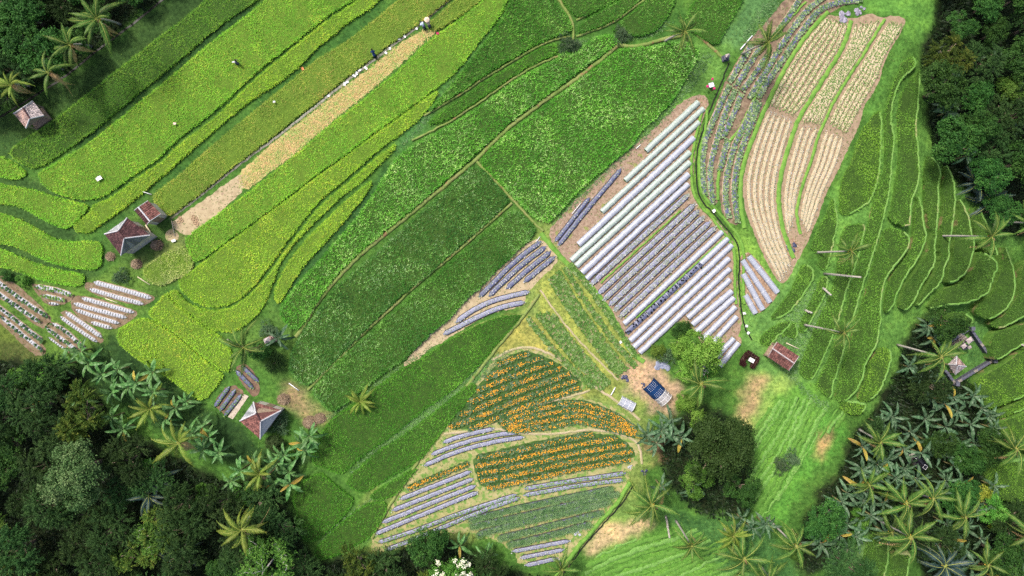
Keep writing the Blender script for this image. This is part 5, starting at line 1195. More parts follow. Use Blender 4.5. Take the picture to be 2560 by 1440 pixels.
FT = {'dark': ('dark green broadleaf tree in the', 'dark broadleaf trees'), 'dark2': ('dark domed broadleaf tree in the', 'dark domed trees'), 'fine': ('feathery dark tree in the', 'feathery trees'), 'fine2': ('feathery tufted tree in the', 'feathery tufted trees'), 'olive': ('olive-yellow feathery tree in the', 'olive trees'), 'fresh': ('mid-green leafy tree in the', 'mid-green trees')}
for area, place, ks, dm in (('valley', 'valley wood below the rice fields', ['fine', 'fine2', 'dark', 'fine', 'olive', 'dark2', 'fine2'], 66), ('hollow', 'forest hollow behind the terraces', ['dark', 'dark2', 'fine', 'dark', 'olive', 'fresh'], 66), ('corner', 'corner wood beyond the drain', ['dark', 'fine', 'dark2'], 62), ('gully', 'gully grove around the bananas', ['dark', 'fine', 'dark2'], 118)):
    for i, (x, y) in enumerate(poisson(FOREST[area], dm, avoid)):
        k = ks[(i * 5 + int(x)) % len(ks)]
        if area == 'valley' and y > 1300 and x < 380 and i % 2: k = 'olive'
        r_ = random.uniform(40, 66)
        sz = 'small' if r_ < 48 else 'mid-sized' if r_ < 57 else 'wide'
        tree(x, y, r_, k, f'{sz} {FT[k][0][:-7]} in the {area} near {near(x, y, area)}', FT[k][1] + ' in the ' + area)
# undergrowth mass
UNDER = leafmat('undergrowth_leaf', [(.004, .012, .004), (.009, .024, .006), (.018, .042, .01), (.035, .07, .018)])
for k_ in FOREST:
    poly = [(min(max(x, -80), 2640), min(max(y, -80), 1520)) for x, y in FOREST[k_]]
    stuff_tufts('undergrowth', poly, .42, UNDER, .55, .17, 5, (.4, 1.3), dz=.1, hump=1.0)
# bare-branched tree
def bare_tree(px, py, h, R, label, seed, leaves=900):
    r = random.Random(seed); b = W(px, py); root = empty('bare_tree', b, label, 'tree'); mb = MB(); tips = []
    def grow(p, d, ln, rad, lv):
        pts = [p]; q = p
        for i in range(3):
            d = (d + Vector((r.uniform(-.22, .22), r.uniform(-.22, .22), r.uniform(-.08, .12)))).normalized(); q = q + d * ln / 3; pts.append(q)
        mb.tube(pts, [rad, rad * .88, rad * .76, rad * .62], 6 if lv < 2 else 4)
        tips.append(q)
        if lv < 4:
            for k in range(2 if lv else 4):
                a = r.uniform(0, 6.28); e = Vector((math.cos(a), math.sin(a), r.uniform(.0, .5)))
                grow(q, (d * .55 + e * .75).normalized(), ln * r.uniform(.6, .85), rad * .6, lv + 1)
    grow(Vector((0, 0, -.2)), Vector((.1, .05, 1)), h * .5, .2, 0)
    ob('trunk', mb.mesh('trunk', BARK_W, True), root)
    T = np.array([tuple(t) for t in tips[2:]])
    p = T[RNG.integers(0, len(T), leaves)] + RNG.normal(0, R * .13, (leaves, 3))
    V, F, t = tufts(p, 4, .28, .12, (.6, 1.5))
    ob('sparse_leaves', mesh('sparse_leaves', V, F, LF['fresh'], t), root, 'stuff')
bare_tree(712, 1372, 6, 3.2, 'pale-branched half-bare tree at the edge of the dark rice', 3)
bare_tree(690, 1430, 5, 3.0, 'pale-branched bare tree below the first half-bare tree', 8, 500)
bare_tree(420, 1320, 4, 2.4, 'thin grey-branched tree in the valley wood', 5, 500)
bare_tree(1745, 905, 2.6, 1.4, 'dry grey branches in the tangled garden', 6, 60)
# white-blossomed tree
PROTO['white'] = (None,)
me_, cp_, C_ = crown_mesh('crown', LF['fresh'], 21, lobes=13, n=9000)
root = empty('blossom_tree', W(1128, 1405), 'green tree covered in creamy white blossom clusters', 'tree')
o = ob('trunk', trunk_mesh('trunk', BARKM, C_, 3.0, 21, 2.6), root, loc=(0, 0, 2.6)); o = ob('crown', me_, root, loc=(0, 0, 2.6))
sel = cp_[(cp_[:, 2] > 1.0)][:150]; sel = sel[np.argsort(fnoise(sel[:, 0] * 2, sel[:, 1] * 2))[-75:]]
pp = (sel[:, None, :] * 1.06 + RNG.normal(0, .13, (len(sel), 24, 3))).reshape(-1, 3)
ob('blossoms', instmesh('blossoms', rosette(5, .09, .04, .3), pp, 1.0, leafmat('cream_blossom', [(.5, .52, .36), (.7, .7, .52), (.8, .8, .66)], trans=.1)), root, 'stuff', loc=(0, 0, 2.6))

# ---------------------------------------------------------------- buildings
TILE_RED = surf('red_roof_tile', [(.12, .055, .05), (.19, .085, .075), (.26, .13, .11)], 5, .8, bmp=.2, tint=True)
TILE_BROWN = surf('brown_roof_tile', [(.05, .025, .03), (.085, .042, .046), (.13, .07, .065)], 5, .8, bmp=.2, tint=True)
TILE_PALE = surf('pale_roof_tile', [(.34, .28, .28), (.46, .4, .41), (.55, .48, .48)], 4, .8, bmp=.2, tint=True)  # pale tiles; on the field hut they stand in for a lit facet
TILE_RUST = surf('mossy_roof_tile', [(.22, .15, .14), (.36, .26, .24), (.42, .24, .17)], 2, .8, bmp=.2, tint=True)
METAL = surf('grey_roof_sheet', [(.2, .22, .25), (.29, .31, .34), (.36, .38, .41)], 1.5, .5, .4, bmp=.1, tint=True)
METAL_D = surf('dark_roof_sheet', [(.11, .12, .14), (.17, .18, .2), (.21, .22, .24)], 1.5, .5, .4, bmp=.1, tint=True)
RIDGEM = surf('ridge_cap', [(.4, .39, .41), (.52, .51, .52)], 4, .7, bmp=.2)
WALLM = surf('plaster_wall', [(.4, .36, .3), (.55, .5, .44)], 1.5, bmp=.3)
WOODM = surf('weathered_wood', [(.16, .11, .08), (.26, .19, .13), (.34, .26, .19)], 3, bmp=.4)
STONE = surf('andesite_stone', [(.05, .052, .07), (.09, .092, .12), (.14, .14, .17)], 3, bmp=.7)
STONE_L = surf('sandstone', [(.15, .13, .12), (.22, .19, .17), (.3, .26, .24)], 3, bmp=.7)
def lerp3(a, b, t): return a + (b - a) * t
def tiles(name, A, B, C, D, mat, parent, tw=.24, th=.26, lift=.03):
    """overlapping tiles on the plane A,B (eave) - C,D (ridge; C above B, D above A)"""
    nrm = (B - A).cross(D - A); nrm = nrm.normalized() if nrm.length > 1e-6 else (B - A).cross(C - A).normalized()
    if nrm.z < 0: nrm = -nrm
    rows = max(3, int(((C + D) * .5 - (A + B) * .5).length / th)); mb = MB()
    mb.add([A - nrm * .05, B - nrm * .05, C - nrm * .05, D - nrm * .05], [(0, 1, 2, 3)], 0, .3)
    for i in range(rows):
        v0, v1 = i / rows, min(1, (i + 1.15) / rows)
        l0, r0, l1, r1 = lerp3(A, D, v0), lerp3(B, C, v0), lerp3(A, D, v1), lerp3(B, C, v1)
        n = max(1, int((r0 - l0).length / tw))
        for k in range(n):
            u0, u1 = k / n, (k + 1) / n; um = (u0 + u1) / 2; t = random.random()
            up = nrm * lift; hi = nrm * (lift + .045)
            mb.add([lerp3(l0, r0, u0) + up, lerp3(l0, r0, um) + hi, lerp3(l0, r0, u1) + up, lerp3(l1, r1, u1), lerp3(l1, r1, um) + nrm * .02, lerp3(l1, r1, u0)], [(0, 1, 4, 5), (1, 2, 3, 4)], 0, t)
    return ob(name, mb.mesh(name, mat), parent, 'stuff')
def sheets(name, A, B, C, D, mat, parent, n=6):
    """corrugated metal: each sheet is a part"""
    nrm = (B - A).cross(D - A); nrm = nrm.normalized() if nrm.length > 1e-6 else (B - A).cross(C - A).normalized()
    if nrm.z < 0: nrm = -nrm
    for i in range(n):
        mb = MB(); u0, u1 = i / n - .01, (i + 1) / n; m = 6; v = []
        for j in range(m + 1):
            u = u0 + (u1 - u0) * j / m; w = nrm * (.02 * (j % 2) + .012 * (i % 2))
            v += [lerp3(A, B, u) + w, lerp3(D, C, u) + w]
        mb.add(v, [(2 * j, 2 * j + 2, 2 * j + 3, 2 * j + 1) for j in range(m)], 0, random.random())
        ob(name, mb.mesh(name, mat), parent)
def cap(a, b, parent, r=.09, mat=RIDGEM, name='ridge_cap'):
    mb = MB(); up = Vector((0, 0, .05)); n = max(2, int((b - a).length / .35))
    for i in range(n):
        mb.tube([lerp3(a, b, i / n) + up, lerp3(a, b, (i + 1.12) / n) + up], [r, r * .86], 6)
    ob(name, mb.mesh(name, mat), parent)
def walls(pts, z1, parent, shrink=.84, open_=False, mat=WALLM):
    c = sum(pts, Vector()) / len(pts)
    q = [c + (p - c) * shrink for p in pts]
    for i in range(len(q)):
        a, b = q[i], q[(i + 1) % len(q)]
        if open_:
            mb = MB(); mb.box((a.x, a.y, z1 / 2 - .1), (.14, .14, z1 + .25)); ob('post', mb.mesh('post', WOODM), parent)
        else:
            m_ = (a + b) / 2; d = b - a; ln = math.hypot(d.x, d.y)
            mb = MB(); mb.box((m_.x, m_.y, z1 / 2 - .1), (ln - .12 * (i % 2) * 2 + .12 * ((i + 1) % 2), .12, z1 + .25), math.atan2(d.y, d.x)); ob('wall', mb.mesh('wall', mat), parent)
            if i == 1:
                mb = MB(); n_ = Vector((d.y, -d.x, 0)).normalized() * .075
                if (m_ + n_ - c).length < (m_ - c).length: n_ = -n_
                mb.box((m_.x + n_.x, m_.y + n_.y, .95), (.85, .05, 1.9), math.atan2(d.y, d.x)); ob('door', mb.mesh('door', WOODM), parent)
    if open_:
        mb = MB(); n = len(q); v = [p + Vector((0, 0, -p.z + .35)) for p in q]; lo = [p + Vector((0, 0, -p.z - .05)) for p in q]
        mb.add(v + lo, [tuple(range(n))] + [(i, (i + 1) % n, n + (i + 1) % n, n + i) for i in range(n)]); ob('platform', mb.mesh('platform', WOODM), parent)
def hip_house(name, label, cat, cs, ridge, ez, rz_, mats, open_=False, wallmat=WALLM):
    """cs: four eave corners in photo pixels in order W,N,E,S; ridge: two points, first on the W-N side"""
    cx = sum(c[0] for c in cs) / 4; cy = sum(c[1] for c in cs) / 4
    b = W(cx, cy, 0); b = Vector((*AT(cx, cy, b.z + ez)[:2], b.z))
    root = empty(name, b, label, cat)
    E = [AT(c[0], c[1], b.z + ez) - b for c in cs]; R = [AT(c[0], c[1], b.z + rz_) - b for c in ridge]
    w, n, e, s = E; r0, r1 = R
    mb = MB(); dn = Vector((0, 0, -.09)); mb.add([w + dn, n + dn, e + dn, s + dn, r0 + dn, r1 + dn], [(1, 0, 4), (2, 1, 4, 5), (3, 2, 5), (0, 3, 5, 4)])
    house = root; root = ob('roof', mb.mesh('roof', WOODM), house)
    for (A, B, C, D), (kind, m_) in zip(((n, w, r0, r0), (e, n, r0, r1), (s, e, r1, r1), (w, s, r1, r0)), mats):
        if kind == 't': tiles('roof_tiles', A, B, C, D, m_, root)
        else: sheets('roof_sheet', A, B, C, D, m_, root, 6)
    for a, c in ((n, r0), (w, r0), (e, r1), (s, r1)): cap(a, c, root)
    cap(r0, r1, root, .1, TILE_BROWN)
    walls([w, n, e, s], ez, house, .84, open_, wallmat)
    return house
hip_house('farmhouse', 'brown-tiled hip-roofed farmhouse with two grey sheet hip ends', 'house', [(262, 585), (318, 545), (375, 588), (303, 638)], [(296, 577), (311, 596)], 2.5, 4.3, [('m', METAL), ('t', TILE_BROWN), ('m', METAL_D), ('t', TILE_BROWN)])
hip_house('cottage', 'red-tiled cottage with pale metal hip ends beside the banana clump', 'house', [(600, 1052), (634, 1005), (703, 1026), (651, 1097)], [(640, 1033), (652, 1053)], 2.4, 4.0, [('m', METAL), ('t', TILE_RED), ('m', RIDGEM), ('t', TILE_RED)])
hip_house('field_hut', 'lone small hut with rusty roof, one side coloured grey-white as lit, on the dark slope', 'hut', [(35, 284), (82, 253), (110, 289), (66, 320)], [(58, 270), (75, 297)], 2.0, 3.2, [('t', TILE_RUST), ('t', TILE_PALE), ('t', TILE_RUST), ('t', TILE_RUST)], True)  # pale tiles on the north-east facet paint in its lit look
hip_house('shrine_pavilion', 'little thatched pyramid-roofed pavilion inside the stone wall', 'pavilion', [(2371, 911), (2391, 890), (2415, 916), (2388, 936)], [(2390, 912), (2393, 914)], 1.7, 3.0, [('t', TILE_PALE), ('t', TILE_RUST), ('t', TILE_PALE), ('t', TILE_PALE)], True)
def gable(name, label, cat, cs, ridge, ez, rz_, mats, ridge_mat, open_=False):
    cx = sum(c[0] for c in cs) / 4; cy = sum(c[1] for c in cs) / 4
    b = W(cx, cy, 0); b = Vector((*AT(cx, cy, b.z + ez)[:2], b.z)); root = empty(name, b, label, cat)
    a0, a1, b1, b0 = [AT(c[0], c[1], b.z + ez) - b for c in cs]; r0, r1 = [AT(c[0], c[1], b.z + rz_) - b for c in ridge]
    mb = MB(); dn = Vector((0, 0, -.09)); mb.add([q + dn for q in (a0, a1, b1, b0, r0, r1)], [(1, 0, 4, 5), (3, 2, 5, 4)])
    house = root; root = ob('roof', mb.mesh('roof', WOODM), house)
    tiles('roof_tiles', a1, a0, r0, r1, mats[0], root); tiles('roof_tiles', b0, b1, r1, r0, mats[1], root)
    cap(r0, r1, root, .1, ridge_mat)
    for e0, e1, rr in ((a0, b0, r0), (a1, b1, r1)):
        cap(e0, rr, root, .05, ridge_mat, 'barge_board'); cap(e1, rr, root, .05, ridge_mat, 'barge_board')
        mb = MB(); c = Vector((0, 0, 0)); q = [(p * .86 + c * .14) for p in (e0, e1, rr)]
        mb.add([q[0], q[1], q[2]], [(0, 1, 2)]); ob('gable_wall', mb.mesh('gable_wall', WOODM), house)
    walls([a0, a1, b1, b0], ez, house, .84, open_)
    return house
gable('barn', 'small brown-tiled barn with a white ridge beside the farmhouse', 'barn', [(370, 502), (402, 535), (368, 562), (337, 526)], [(346, 518), (375, 553)], 2.2, 3.4, [TILE_RED, TILE_BROWN], RIDGEM)
gable('pavilion', 'red-brown tiled open pavilion at the head of the mown lawn', 'pavilion', [(1942, 855), (1997, 891), (1972, 926), (1920, 891)], [(1931, 871), (1985, 908)], 2.2, 3.3, [TILE_RED, TILE_RED], TILE_PALE, True)
gable('dim_hut', 'dark little hut with two skylight frames under the grove', 'hut', [(2294, 1132), (2318, 1162), (2306, 1176), (2283, 1148)], [(2289, 1140), (2313, 1170)], 2.2, 2.9, [surf('black_tile', [(.012, .012, .02), (.03, .03, .04)], 4, .6, bmp=.2, tint=True)] * 2, surf('black_tile', None))
for q in ((2290, 1141), (2313, 1168)):
    c = AT(q[0], q[1], W(2300, 1155).z + 2.95); mb = MB(); s = .32
    cs = [c + Vector((x * s, y * s, 0)) for x, y in ((0, 1), (1, .2), (.1, -1), (-1, -.1))]
    mb.tube(cs + [cs[0]], .035, 5); ob('skylight_frame', mb.mesh('skylight_frame', RIDGEM), None, None, 'thin pale skylight frame resting on the dark hut roof', 'frame', 'skylight frames')

# ---------------------------------------------------------------- stone shrine yard
wp = [(2349, 864), (2416, 820), (2472, 900), (2378, 957), (2355, 925)]
w0 = W(2410, 890); root = empty('stone_wall', w0, 'dark stone wall enclosing the grassy shrine yard', 'wall')
for i in range(4):
    a, b = W(*wp[i]) - w0, W(*wp[i + 1]) - w0; d = b - a; ln = math.hypot(d.x, d.y); rz = math.atan2(d.y, d.x)
    n = int(ln / .55)
    for k in range(n):
        p = lerp3(a, b, (k + .5) / n); zz = random.uniform(-.015, .015)
        mb = MB(); mb.box((0, 0, .3 + zz), (ln / n * .985, .26, .95)); o = ob('stone_block', mb.mesh('stone_block', STONE), root, loc=p); o.rotation_euler = (0, 0, rz)
        mb = MB(); mb.box((0, 0, .84 + zz), (ln / n * .93, .34, .11)); o2 = ob('coping_stone', mb.mesh('coping_stone', STONE if k % 5 else STONE_L), o)
for i, q in enumerate(wp[:4]):
    mb = MB(); p = W(*q) - w0; mb.box((p.x, p.y, p.z + .6), (.4, .4, 1.5)); mb.box((p.x, p.y, p.z + 1.4), (.5, .5, .14)); ob('pillar', mb.mesh('pillar', STONE), root)
def shrine(px, py, s, label, rz=.6, tiers=4, m_=STONE_L):
    root = empty('stone_shrine', W(px, py), label, 'shrine', None, rz); z = -.1
    for i in range(tiers):
        mb = MB(); w = s * (1 - .2 * i); mb.box((0, 0, z + .2), (w, w * .8, .42)); mb.box((0, 0, z + .43), (w * 1.08, w * .88, .07)); ob('plinth', mb.mesh('plinth', m_), root); z += .42
    mb = MB(); mb.box((0, 0, z + .3), (s * .36, s * .3, .55)); ob('shrine_box', mb.mesh('shrine_box', m_), root)
    mb = MB(); w = s * .36; mb.add([(-w, -w * .8, z + .6), (w, -w * .8, z + .6), (w, w * .8, z + .6), (-w, w * .8, z + .6), (0, 0, z + 1.1)], [(0, 1, 4), (1, 2, 4), (2, 3, 4), (3, 0, 4), (3, 2, 1, 0)]); ob('shrine_roof', mb.mesh('shrine_roof', TILE_PALE), root)
shrine(2398, 848, 1.2, 'tall tiered stone shrine against the yard wall'); shrine(2384, 862, .95, 'smaller tiered stone shrine beside the tall one'); shrine(2408, 866, .7, 'dark stone block shrine in front of the tall one', .6, 2, STONE)
shrine(680, 848, 1.1, 'small dark-roofed garden shrine among the shrubs', .4, 3, TILE_RUST); shrine(1811, 148, .75, 'grey stone shrine at the head of the trodden path', .2, 2, STONE)
# pink flagged shrine
root = empty('offering_shrine', W(1775, 216), 'pale offering shrine with magenta cloths on bare soil', 'shrine')
mb = MB(); mb.box((0, 0, .25), (.5, .42, .6), .3); ob('plinth', mb.mesh('plinth', STONE_L), root)
mb = MB(); mb.box((0, 0, .62), (.62, .55, .1), .3); ob('offering_table', mb.mesh('offering_table', HOOPM), root)
PINK = surf('magenta_cloth', [(.4, .02, .1), (.6, .04, .18)], 4, .8, bmp=.3)
for x, y in ((0, .62), (-.6, -.3), (.25, -.55)):
    mb = MB(); mb.tube([(x, y, -.1), (x, y, 1.0)], .025, 5); mb.ball((x, y, 1.05), .17, 0, .5, 7, 5, .7, .2); ob('magenta_cloth', mb.mesh('magenta_cloth', PINK), root)

# ---------------------------------------------------------------- greenhouse, mini tunnel, hedge, tarps
def arch_house(a, b, wpx, h, name, label, segs, cat='greenhouse'):
    p0, p1 = W(*a), W(*b); root = empty(name, p0, label, cat); d = p1 - p0; ln = math.hypot(d.x, d.y); rz = math.atan2(d.y, d.x); root.rotation_euler = (0, 0, rz); w = wpx * K
    for s0, s1, m_, nm, j in segs:
        n = 8
        line = np.array([(ln * (s0 + (s1 - s0) * i / n), 0, 0) for i in range(n + 1)])
        v, q = sweep(line, arch(w * j, h * j, 11), .012); ob(nm, mesh(nm, v, q, m_, smooth=True), root)
    k = max(3, int(ln / .5))
    for i in range(k + 1):
        if name == 'greenhouse' and 0 < i / k < .62: continue
        mb = MB(); x = ln * i / k; mb.tube([(x, (w * .5 + .03) * math.cos(math.pi * t / 10), (h + .03) * math.sin(math.pi * t / 10) ** .8 - (.1 if t in (0, 10) else 0)) for t in range(11)], .025, 5); ob('hoop', mb.mesh('hoop', HOOPM), root)
    for t in (.3, .5, .7):
        x0 = ln * .64 if name == 'greenhouse' else 0
        mb = MB(); mb.tube([(x0, (w * .5 + .05) * math.cos(math.pi * t), (h + .05) * math.sin(math.pi * t) ** .8), (ln, (w * .5 + .05) * math.cos(math.pi * t), (h + .05) * math.sin(math.pi * t) ** .8)], .02, 5); ob('purlin', mb.mesh('purlin', HOOPM), root)
    return root
BLUE = film('navy_cover', (.004, .02, .07), (.008, .038, .12), 0, .6, .12, 3)
NET = film('white_net', (.34, .34, .36), (.46, .46, .48), .4, .5, .3, 4)
gh = arch_house((1619, 957), (1664, 1000), 38, 1.25, 'greenhouse', 'arched greenhouse half covered by a navy blue sheet with white dots', [(0, 1, NET, 'net', 1.0), (-.02, .62, BLUE, 'blue_cover', 1.06)])
mb = MB(); ln_ = (W(1664, 1000) - W(1619, 957)).length
for x in np.linspace(.15, ln_ * .56, 9):
    if .9 < x < 1.15: continue
    for t in np.linspace(.32, .68, 6):
        y, z = (38 * K * .53 + .015) * math.cos(math.pi * t), (1.325 + .015) * math.sin(math.pi * t) ** .8
        mb.box((x, y, z + .01), (.05, .05, .03))
ob('white_dots', mb.mesh('white_dots', HOOPM), gh, 'stuff')
arch_house((1549, 1000), (1583, 1018), 25, .6, 'mini_tunnel', 'short white mini tunnel on the grass below the greenhouse', [(0, 1, TUN_WHITE, 'film', 1.0)], 'row tunnel')
root = empty('maroon_hedge', W(1870, 901), 'square maroon hedge open on one side', 'hedge', None, math.radians(-35)); root.scale = (.84, .84, .9)
for k, (x, y, dx, dy) in enumerate(((0, .95, 1.9, .5), (-.85, 0, .5, 1.5), (.85, .1, .5, 1.4), (-.55, -.9, .7, .45))):
    n = 420; p = np.column_stack([RNG.uniform(-dx / 2, dx / 2, n) + x, RNG.uniform(-dy / 2, dy / 2, n) + y, RNG.uniform(.1, .75, n)])
    V, F, t = tufts(p, 4, .2, .09, (.3, 1.5)); ob('hedge_side', mesh('hedge_side', V, F, LF['maroon'], t), root)
    mb = MB(); mb.box((x, y, .3), (dx * .85, dy * .85, .7)); ob('branches', mb.mesh('branches', BARKM), root)
root = empty('offering_stand', W(1874, 899), 'small white-topped stand inside the maroon hedge', 'stand', None, -.5)
mb = MB(); mb.box((0, 0, .3), (.5, .36, .75)); ob('plinth', mb.mesh('plinth', STONE_L), root)
mb = MB(); mb.box((0, 0, .72), (.68, .48, .1)); ob('table_top', mb.mesh('table_top', HOOPM), root)
def heap(px, py, r, m_, label, name='heap', cat='heap', n=9, sz=.5, flat=.3):
    b = W(px, py); mb = MB()
    if m_ is STRAWH or name == 'leaf_heap':
        k = 60 * n; a = RNG.uniform(0, 6.283, k); q = r * K * np.sqrt(RNG.uniform(0, 1, k)); hz = (1 - (q / (r * K)) ** 2) * r * K * .7
        V, F, t = tufts(np.column_stack([q * np.cos(a), q * np.sin(a) * .85, hz * RNG.uniform(.6, 1, k)]), 3, .28, .06, (.8, 1.6))
        return ob(name, mesh(name, V, F, HEAPM, t), None, None, label, cat, None, loc=b)
    for i in range(n):
        a = random.uniform(0, 6.28); q = r * K * math.sqrt(random.random())
        mb.ball((q * math.cos(a), q * math.sin(a), .05), r * K * sz * random.uniform(.5, 1), 0, random.random(), 8, 5, flat, .25)
    return ob(name, mb.mesh(name, m_), None, None, label, cat, None, loc=b)
HEAPM = leafmat('heap_straw', [(.13, .085, .05), (.22, .155, .1), (.31, .23, .15), (.38, .3, .21)], trans=.05)
STRAWH = surf('straw_heap', [(.3, .22, .14), (.42, .33, .23), (.5, .4, .3)], 4, bmp=.8)
BLACKP = film('black_plastic', (.01, .012, .03), (.06, .065, .12), 0, .3, .5, 4)
PURPLEP = film('old_plastic', (.1, .09, .13), (.32, .3, .36), 0, .5, .4, 4)
heap(393, 613, 13, STRAWH, 'round brown straw stack beside the farmhouse', 'straw_stack', 'straw stack'); heap(342, 660, 11, STRAWH, 'low tan straw heap below the farmhouse', 'straw_stack', 'straw stack'); heap(277, 641, 9, STRAWH, 'small pale straw heap at the farmhouse wall', 'straw_stack', 'straw stack')
heap(710, 998, 14, STRAWH, 'brown rubbish heap beside the cottage', 'compost_heap', 'heap'); heap(775, 1055, 16, STRAWH, 'dry leaf heap on the cottage grass', 'leaf_heap', 'heap'); heap(800, 1045, 12, surf('pink_straw', [(.4, .26, .2), (.55, .4, .33)], 4), 'pinkish dry leaf heap at the rice corner', 'leaf_heap', 'heap')
heap(1980, 619, 12, BLACKP, 'heap of crumpled black plastic at the dry field tip', 'plastic_heap', 'heap'); heap(2108, 40, 16, PURPLEP, 'heap of old plastic film at the head of the dry field', 'plastic_heap', 'heap'); heap(2150, 30, 13, PURPLEP, 'grey heap of folded film on the grass lane', 'plastic_heap', 'heap')
heap(1563, 946, 9, BLACKP, 'dark sack bundle at the foot of the vegetable rows', 'sack_bundle', 'bundle'); heap(1606, 962, 6, BLACKP, 'dark bundle at the greenhouse door', 'sack_bundle', 'bundle'); heap(1652, 915, 17, film('blue_grey_tarp', (.12, .14, .21), (.24, .26, .34), 0, .4, .4, 3), 'crumpled blue-grey tarp beside the tangled garden', 'tarp', 'tarp', 10, .5, .15)
heap(1445, 1331, 8, FILM_WHITE, 'white folded sheet at the end of the last leek bed', 'folded_sheet', 'sheet', 6, .6, .15); heap(1612, 1181, 8, BLACKP, 'black plastic bundle at the grove corner', 'plastic_heap', 'heap'); heap(1575, 1166, 5, FILM_WHITE, 'white sacks at the corner of the broad marigold plot', 'sack_bundle', 'bundle')
def cloth(px, py, w, d, rz, m_, label, z=.5, name='cloth', cat='cloth', group=None):
    b = W(px, py); b.z += z; n = 6; V = []; F = []
    for i in range(n + 1):
        for j in range(n + 1):
            V.append(((i / n - .5) * w * random.uniform(.75, 1.05), (j / n - .5) * d * random.uniform(.75, 1.05), random.uniform(0, .1)))
    for i in range(n):
        for j in range(n): F.append((i * (n + 1) + j, (i + 1) * (n + 1) + j, (i + 1) * (n + 1) + j + 1, i * (n + 1) + j + 1))
    o = ob(name, mesh(name, np.array(V), F, m_), None, None, label, cat, group, loc=b); o.rotation_euler = (0, 0, rz)
    md = o.modifiers.new('thick', 'SOLIDIFY'); md.thickness = .03
WC = surf('white_cloth', [(.7, .7, .68), (.85, .85, .83)], 4, .8, bmp=.2)
cloth(255, 448, .75, .5, .6, WC, 'white cloth lying on the broad yellow-green rice', .62)
cloth(443, 312, .4, .3, 0, surf('cream_cloth', [(.7, .5, .38), (.8, .66, .55)], 4), 'tiny cream cloth in the broad yellow-green rice', .65)
cloth(690, 258, .3, .25, 0, WC, 'tiny white scrap in the olive rice', .65); cloth(758, 173, .3, .45, .3, surf('orange_cloth', [(.6, .2, .08), (.7, .3, .14)], 4), 'orange rag on the green lane', .15)
cloth(436, 602, .55, .35, .4, WC, 'white sheet beside the pale rice patch', .2); cloth(1783, 528, .4, .4, .4, WC, 'white sheet at the ditch crossing', .3); cloth(1095, 86, .35, .3, 0, PINK, 'pink basket cloth beside the reapers', .35)
for i, (x, y) in enumerate(((900, 176), (892, 184), (886, 190), (868, 206), (862, 211), (915, 171), (822, 240), (975, 122), (965, 133), (998, 98), (1042, 72), (1012, 92))):
    cloth(x, y, .5 if i < 6 else .35, .28, .7 + i, WC, 'white sack lying along the muddy ditch', .08, 'sack', 'sack', 'white sacks along the ditch')
for x, y in ((1860, 783), (1866, 815), (1870, 832), (1551, 855)):
    cloth(x, y, .35, .3, x, WC, 'white plastic bag on the grass near the tunnels', .12, 'plastic_bag', 'bag', 'white bags by the tunnels')
def poles(a, b, r, m_, label, z=.1, name='pole', cat='pole', group=None):
    p, q = W(*a), W(*b); mb = MB(); mb.tube([Vector((0, 0, z)), (q - p) * .5 + Vector((0, 0, z + .03)), q - p + Vector((0, 0, z))], [r, r * .9, r * .8], 6)
    ob(name, mb.mesh(name, m_, True), None, None, label, cat, group, loc=p)
BAMB = surf('bamboo', [(.5, .42, .28), (.62, .54, .4)], 4, .6, bmp=.1)
poles((723, 958), (748, 976), .07, HOOPM, 'white pipe on the cottage path', .08); poles((1055, 833), (1078, 838), .05, BAMB, 'short pale stick by the tan verge'); poles((1040, 862), (1078, 834), .06, HOOPM, 'white pipe lying on the tan strip beside the curved beds'); poles((1022, 882), (1038, 866), .06, HOOPM, 'short white pipe end on the tan strip')
poles((1850, 125), (1880, 90), .09, HOOPM, 'white pole lying by the top cabbage beds', .15); poles((1310, 645), (1350, 592), .06, HOOPM, 'long white pipe beside the dark mulch beds'); poles((1430, 535), (1452, 508), .05, HOOPM, 'white pipe on the rice verge'); poles((1590, 372), (1601, 362), .06, HOOPM, 'short white pipe beside the tall rice corner')
poles((265, 746), (295, 757), .06, BAMB, 'bamboo stick lying between the white film beds'); poles((345, 692), (376, 712), .06, BAMB, 'long bamboo stick beside the pale rice patch'); poles((384, 560), (400, 545), .08, BAMB, 'plank leaning by the barn'); poles((366, 563), (386, 592), .1, BAMB, 'brown beam between barn and farmhouse', .2); poles((1964, 857), (1996, 872), .07, BAMB, 'pale log on the grass above the pavilion', .15); poles((1527, 988), (1538, 968), .08, HOOPM, 'white bundle of stakes by the vegetable rows', .1)
poles((430, 552), (438, 590), .05, BAMB, 'bamboo edging at the threshing floor'); poles((360, 480), (382, 487), .05, HOOPM, 'thin white pipe arching behind the barn', .3)
RING = surf('basket_ring', [(.26, .17, .1), (.36, .25, .16)], 4, bmp=.2)
for i, (x, y) in enumerate(((447, 555), (452, 548), (450, 544), (455, 552), (484, 541), (490, 545), (482, 548), (488, 552), (492, 550), (487, 557), (494, 558), (493, 562))):
    mb = MB(); mb.tube([(.17 * math.cos(a * .5236), .17 * math.sin(a * .5236), .05) for a in range(13)], .045, 5, cap=False)
    mb.tube([(.12 * math.cos(a * .5236), .12 * math.sin(a * .5236), .02) for a in range(13)], .03, 5, cap=False)
    ob('basket', mb.mesh('basket', RING), None, None, 'small round basket on the pale threshing floor', 'basket', 'baskets on the threshing floor', loc=W(x, y))

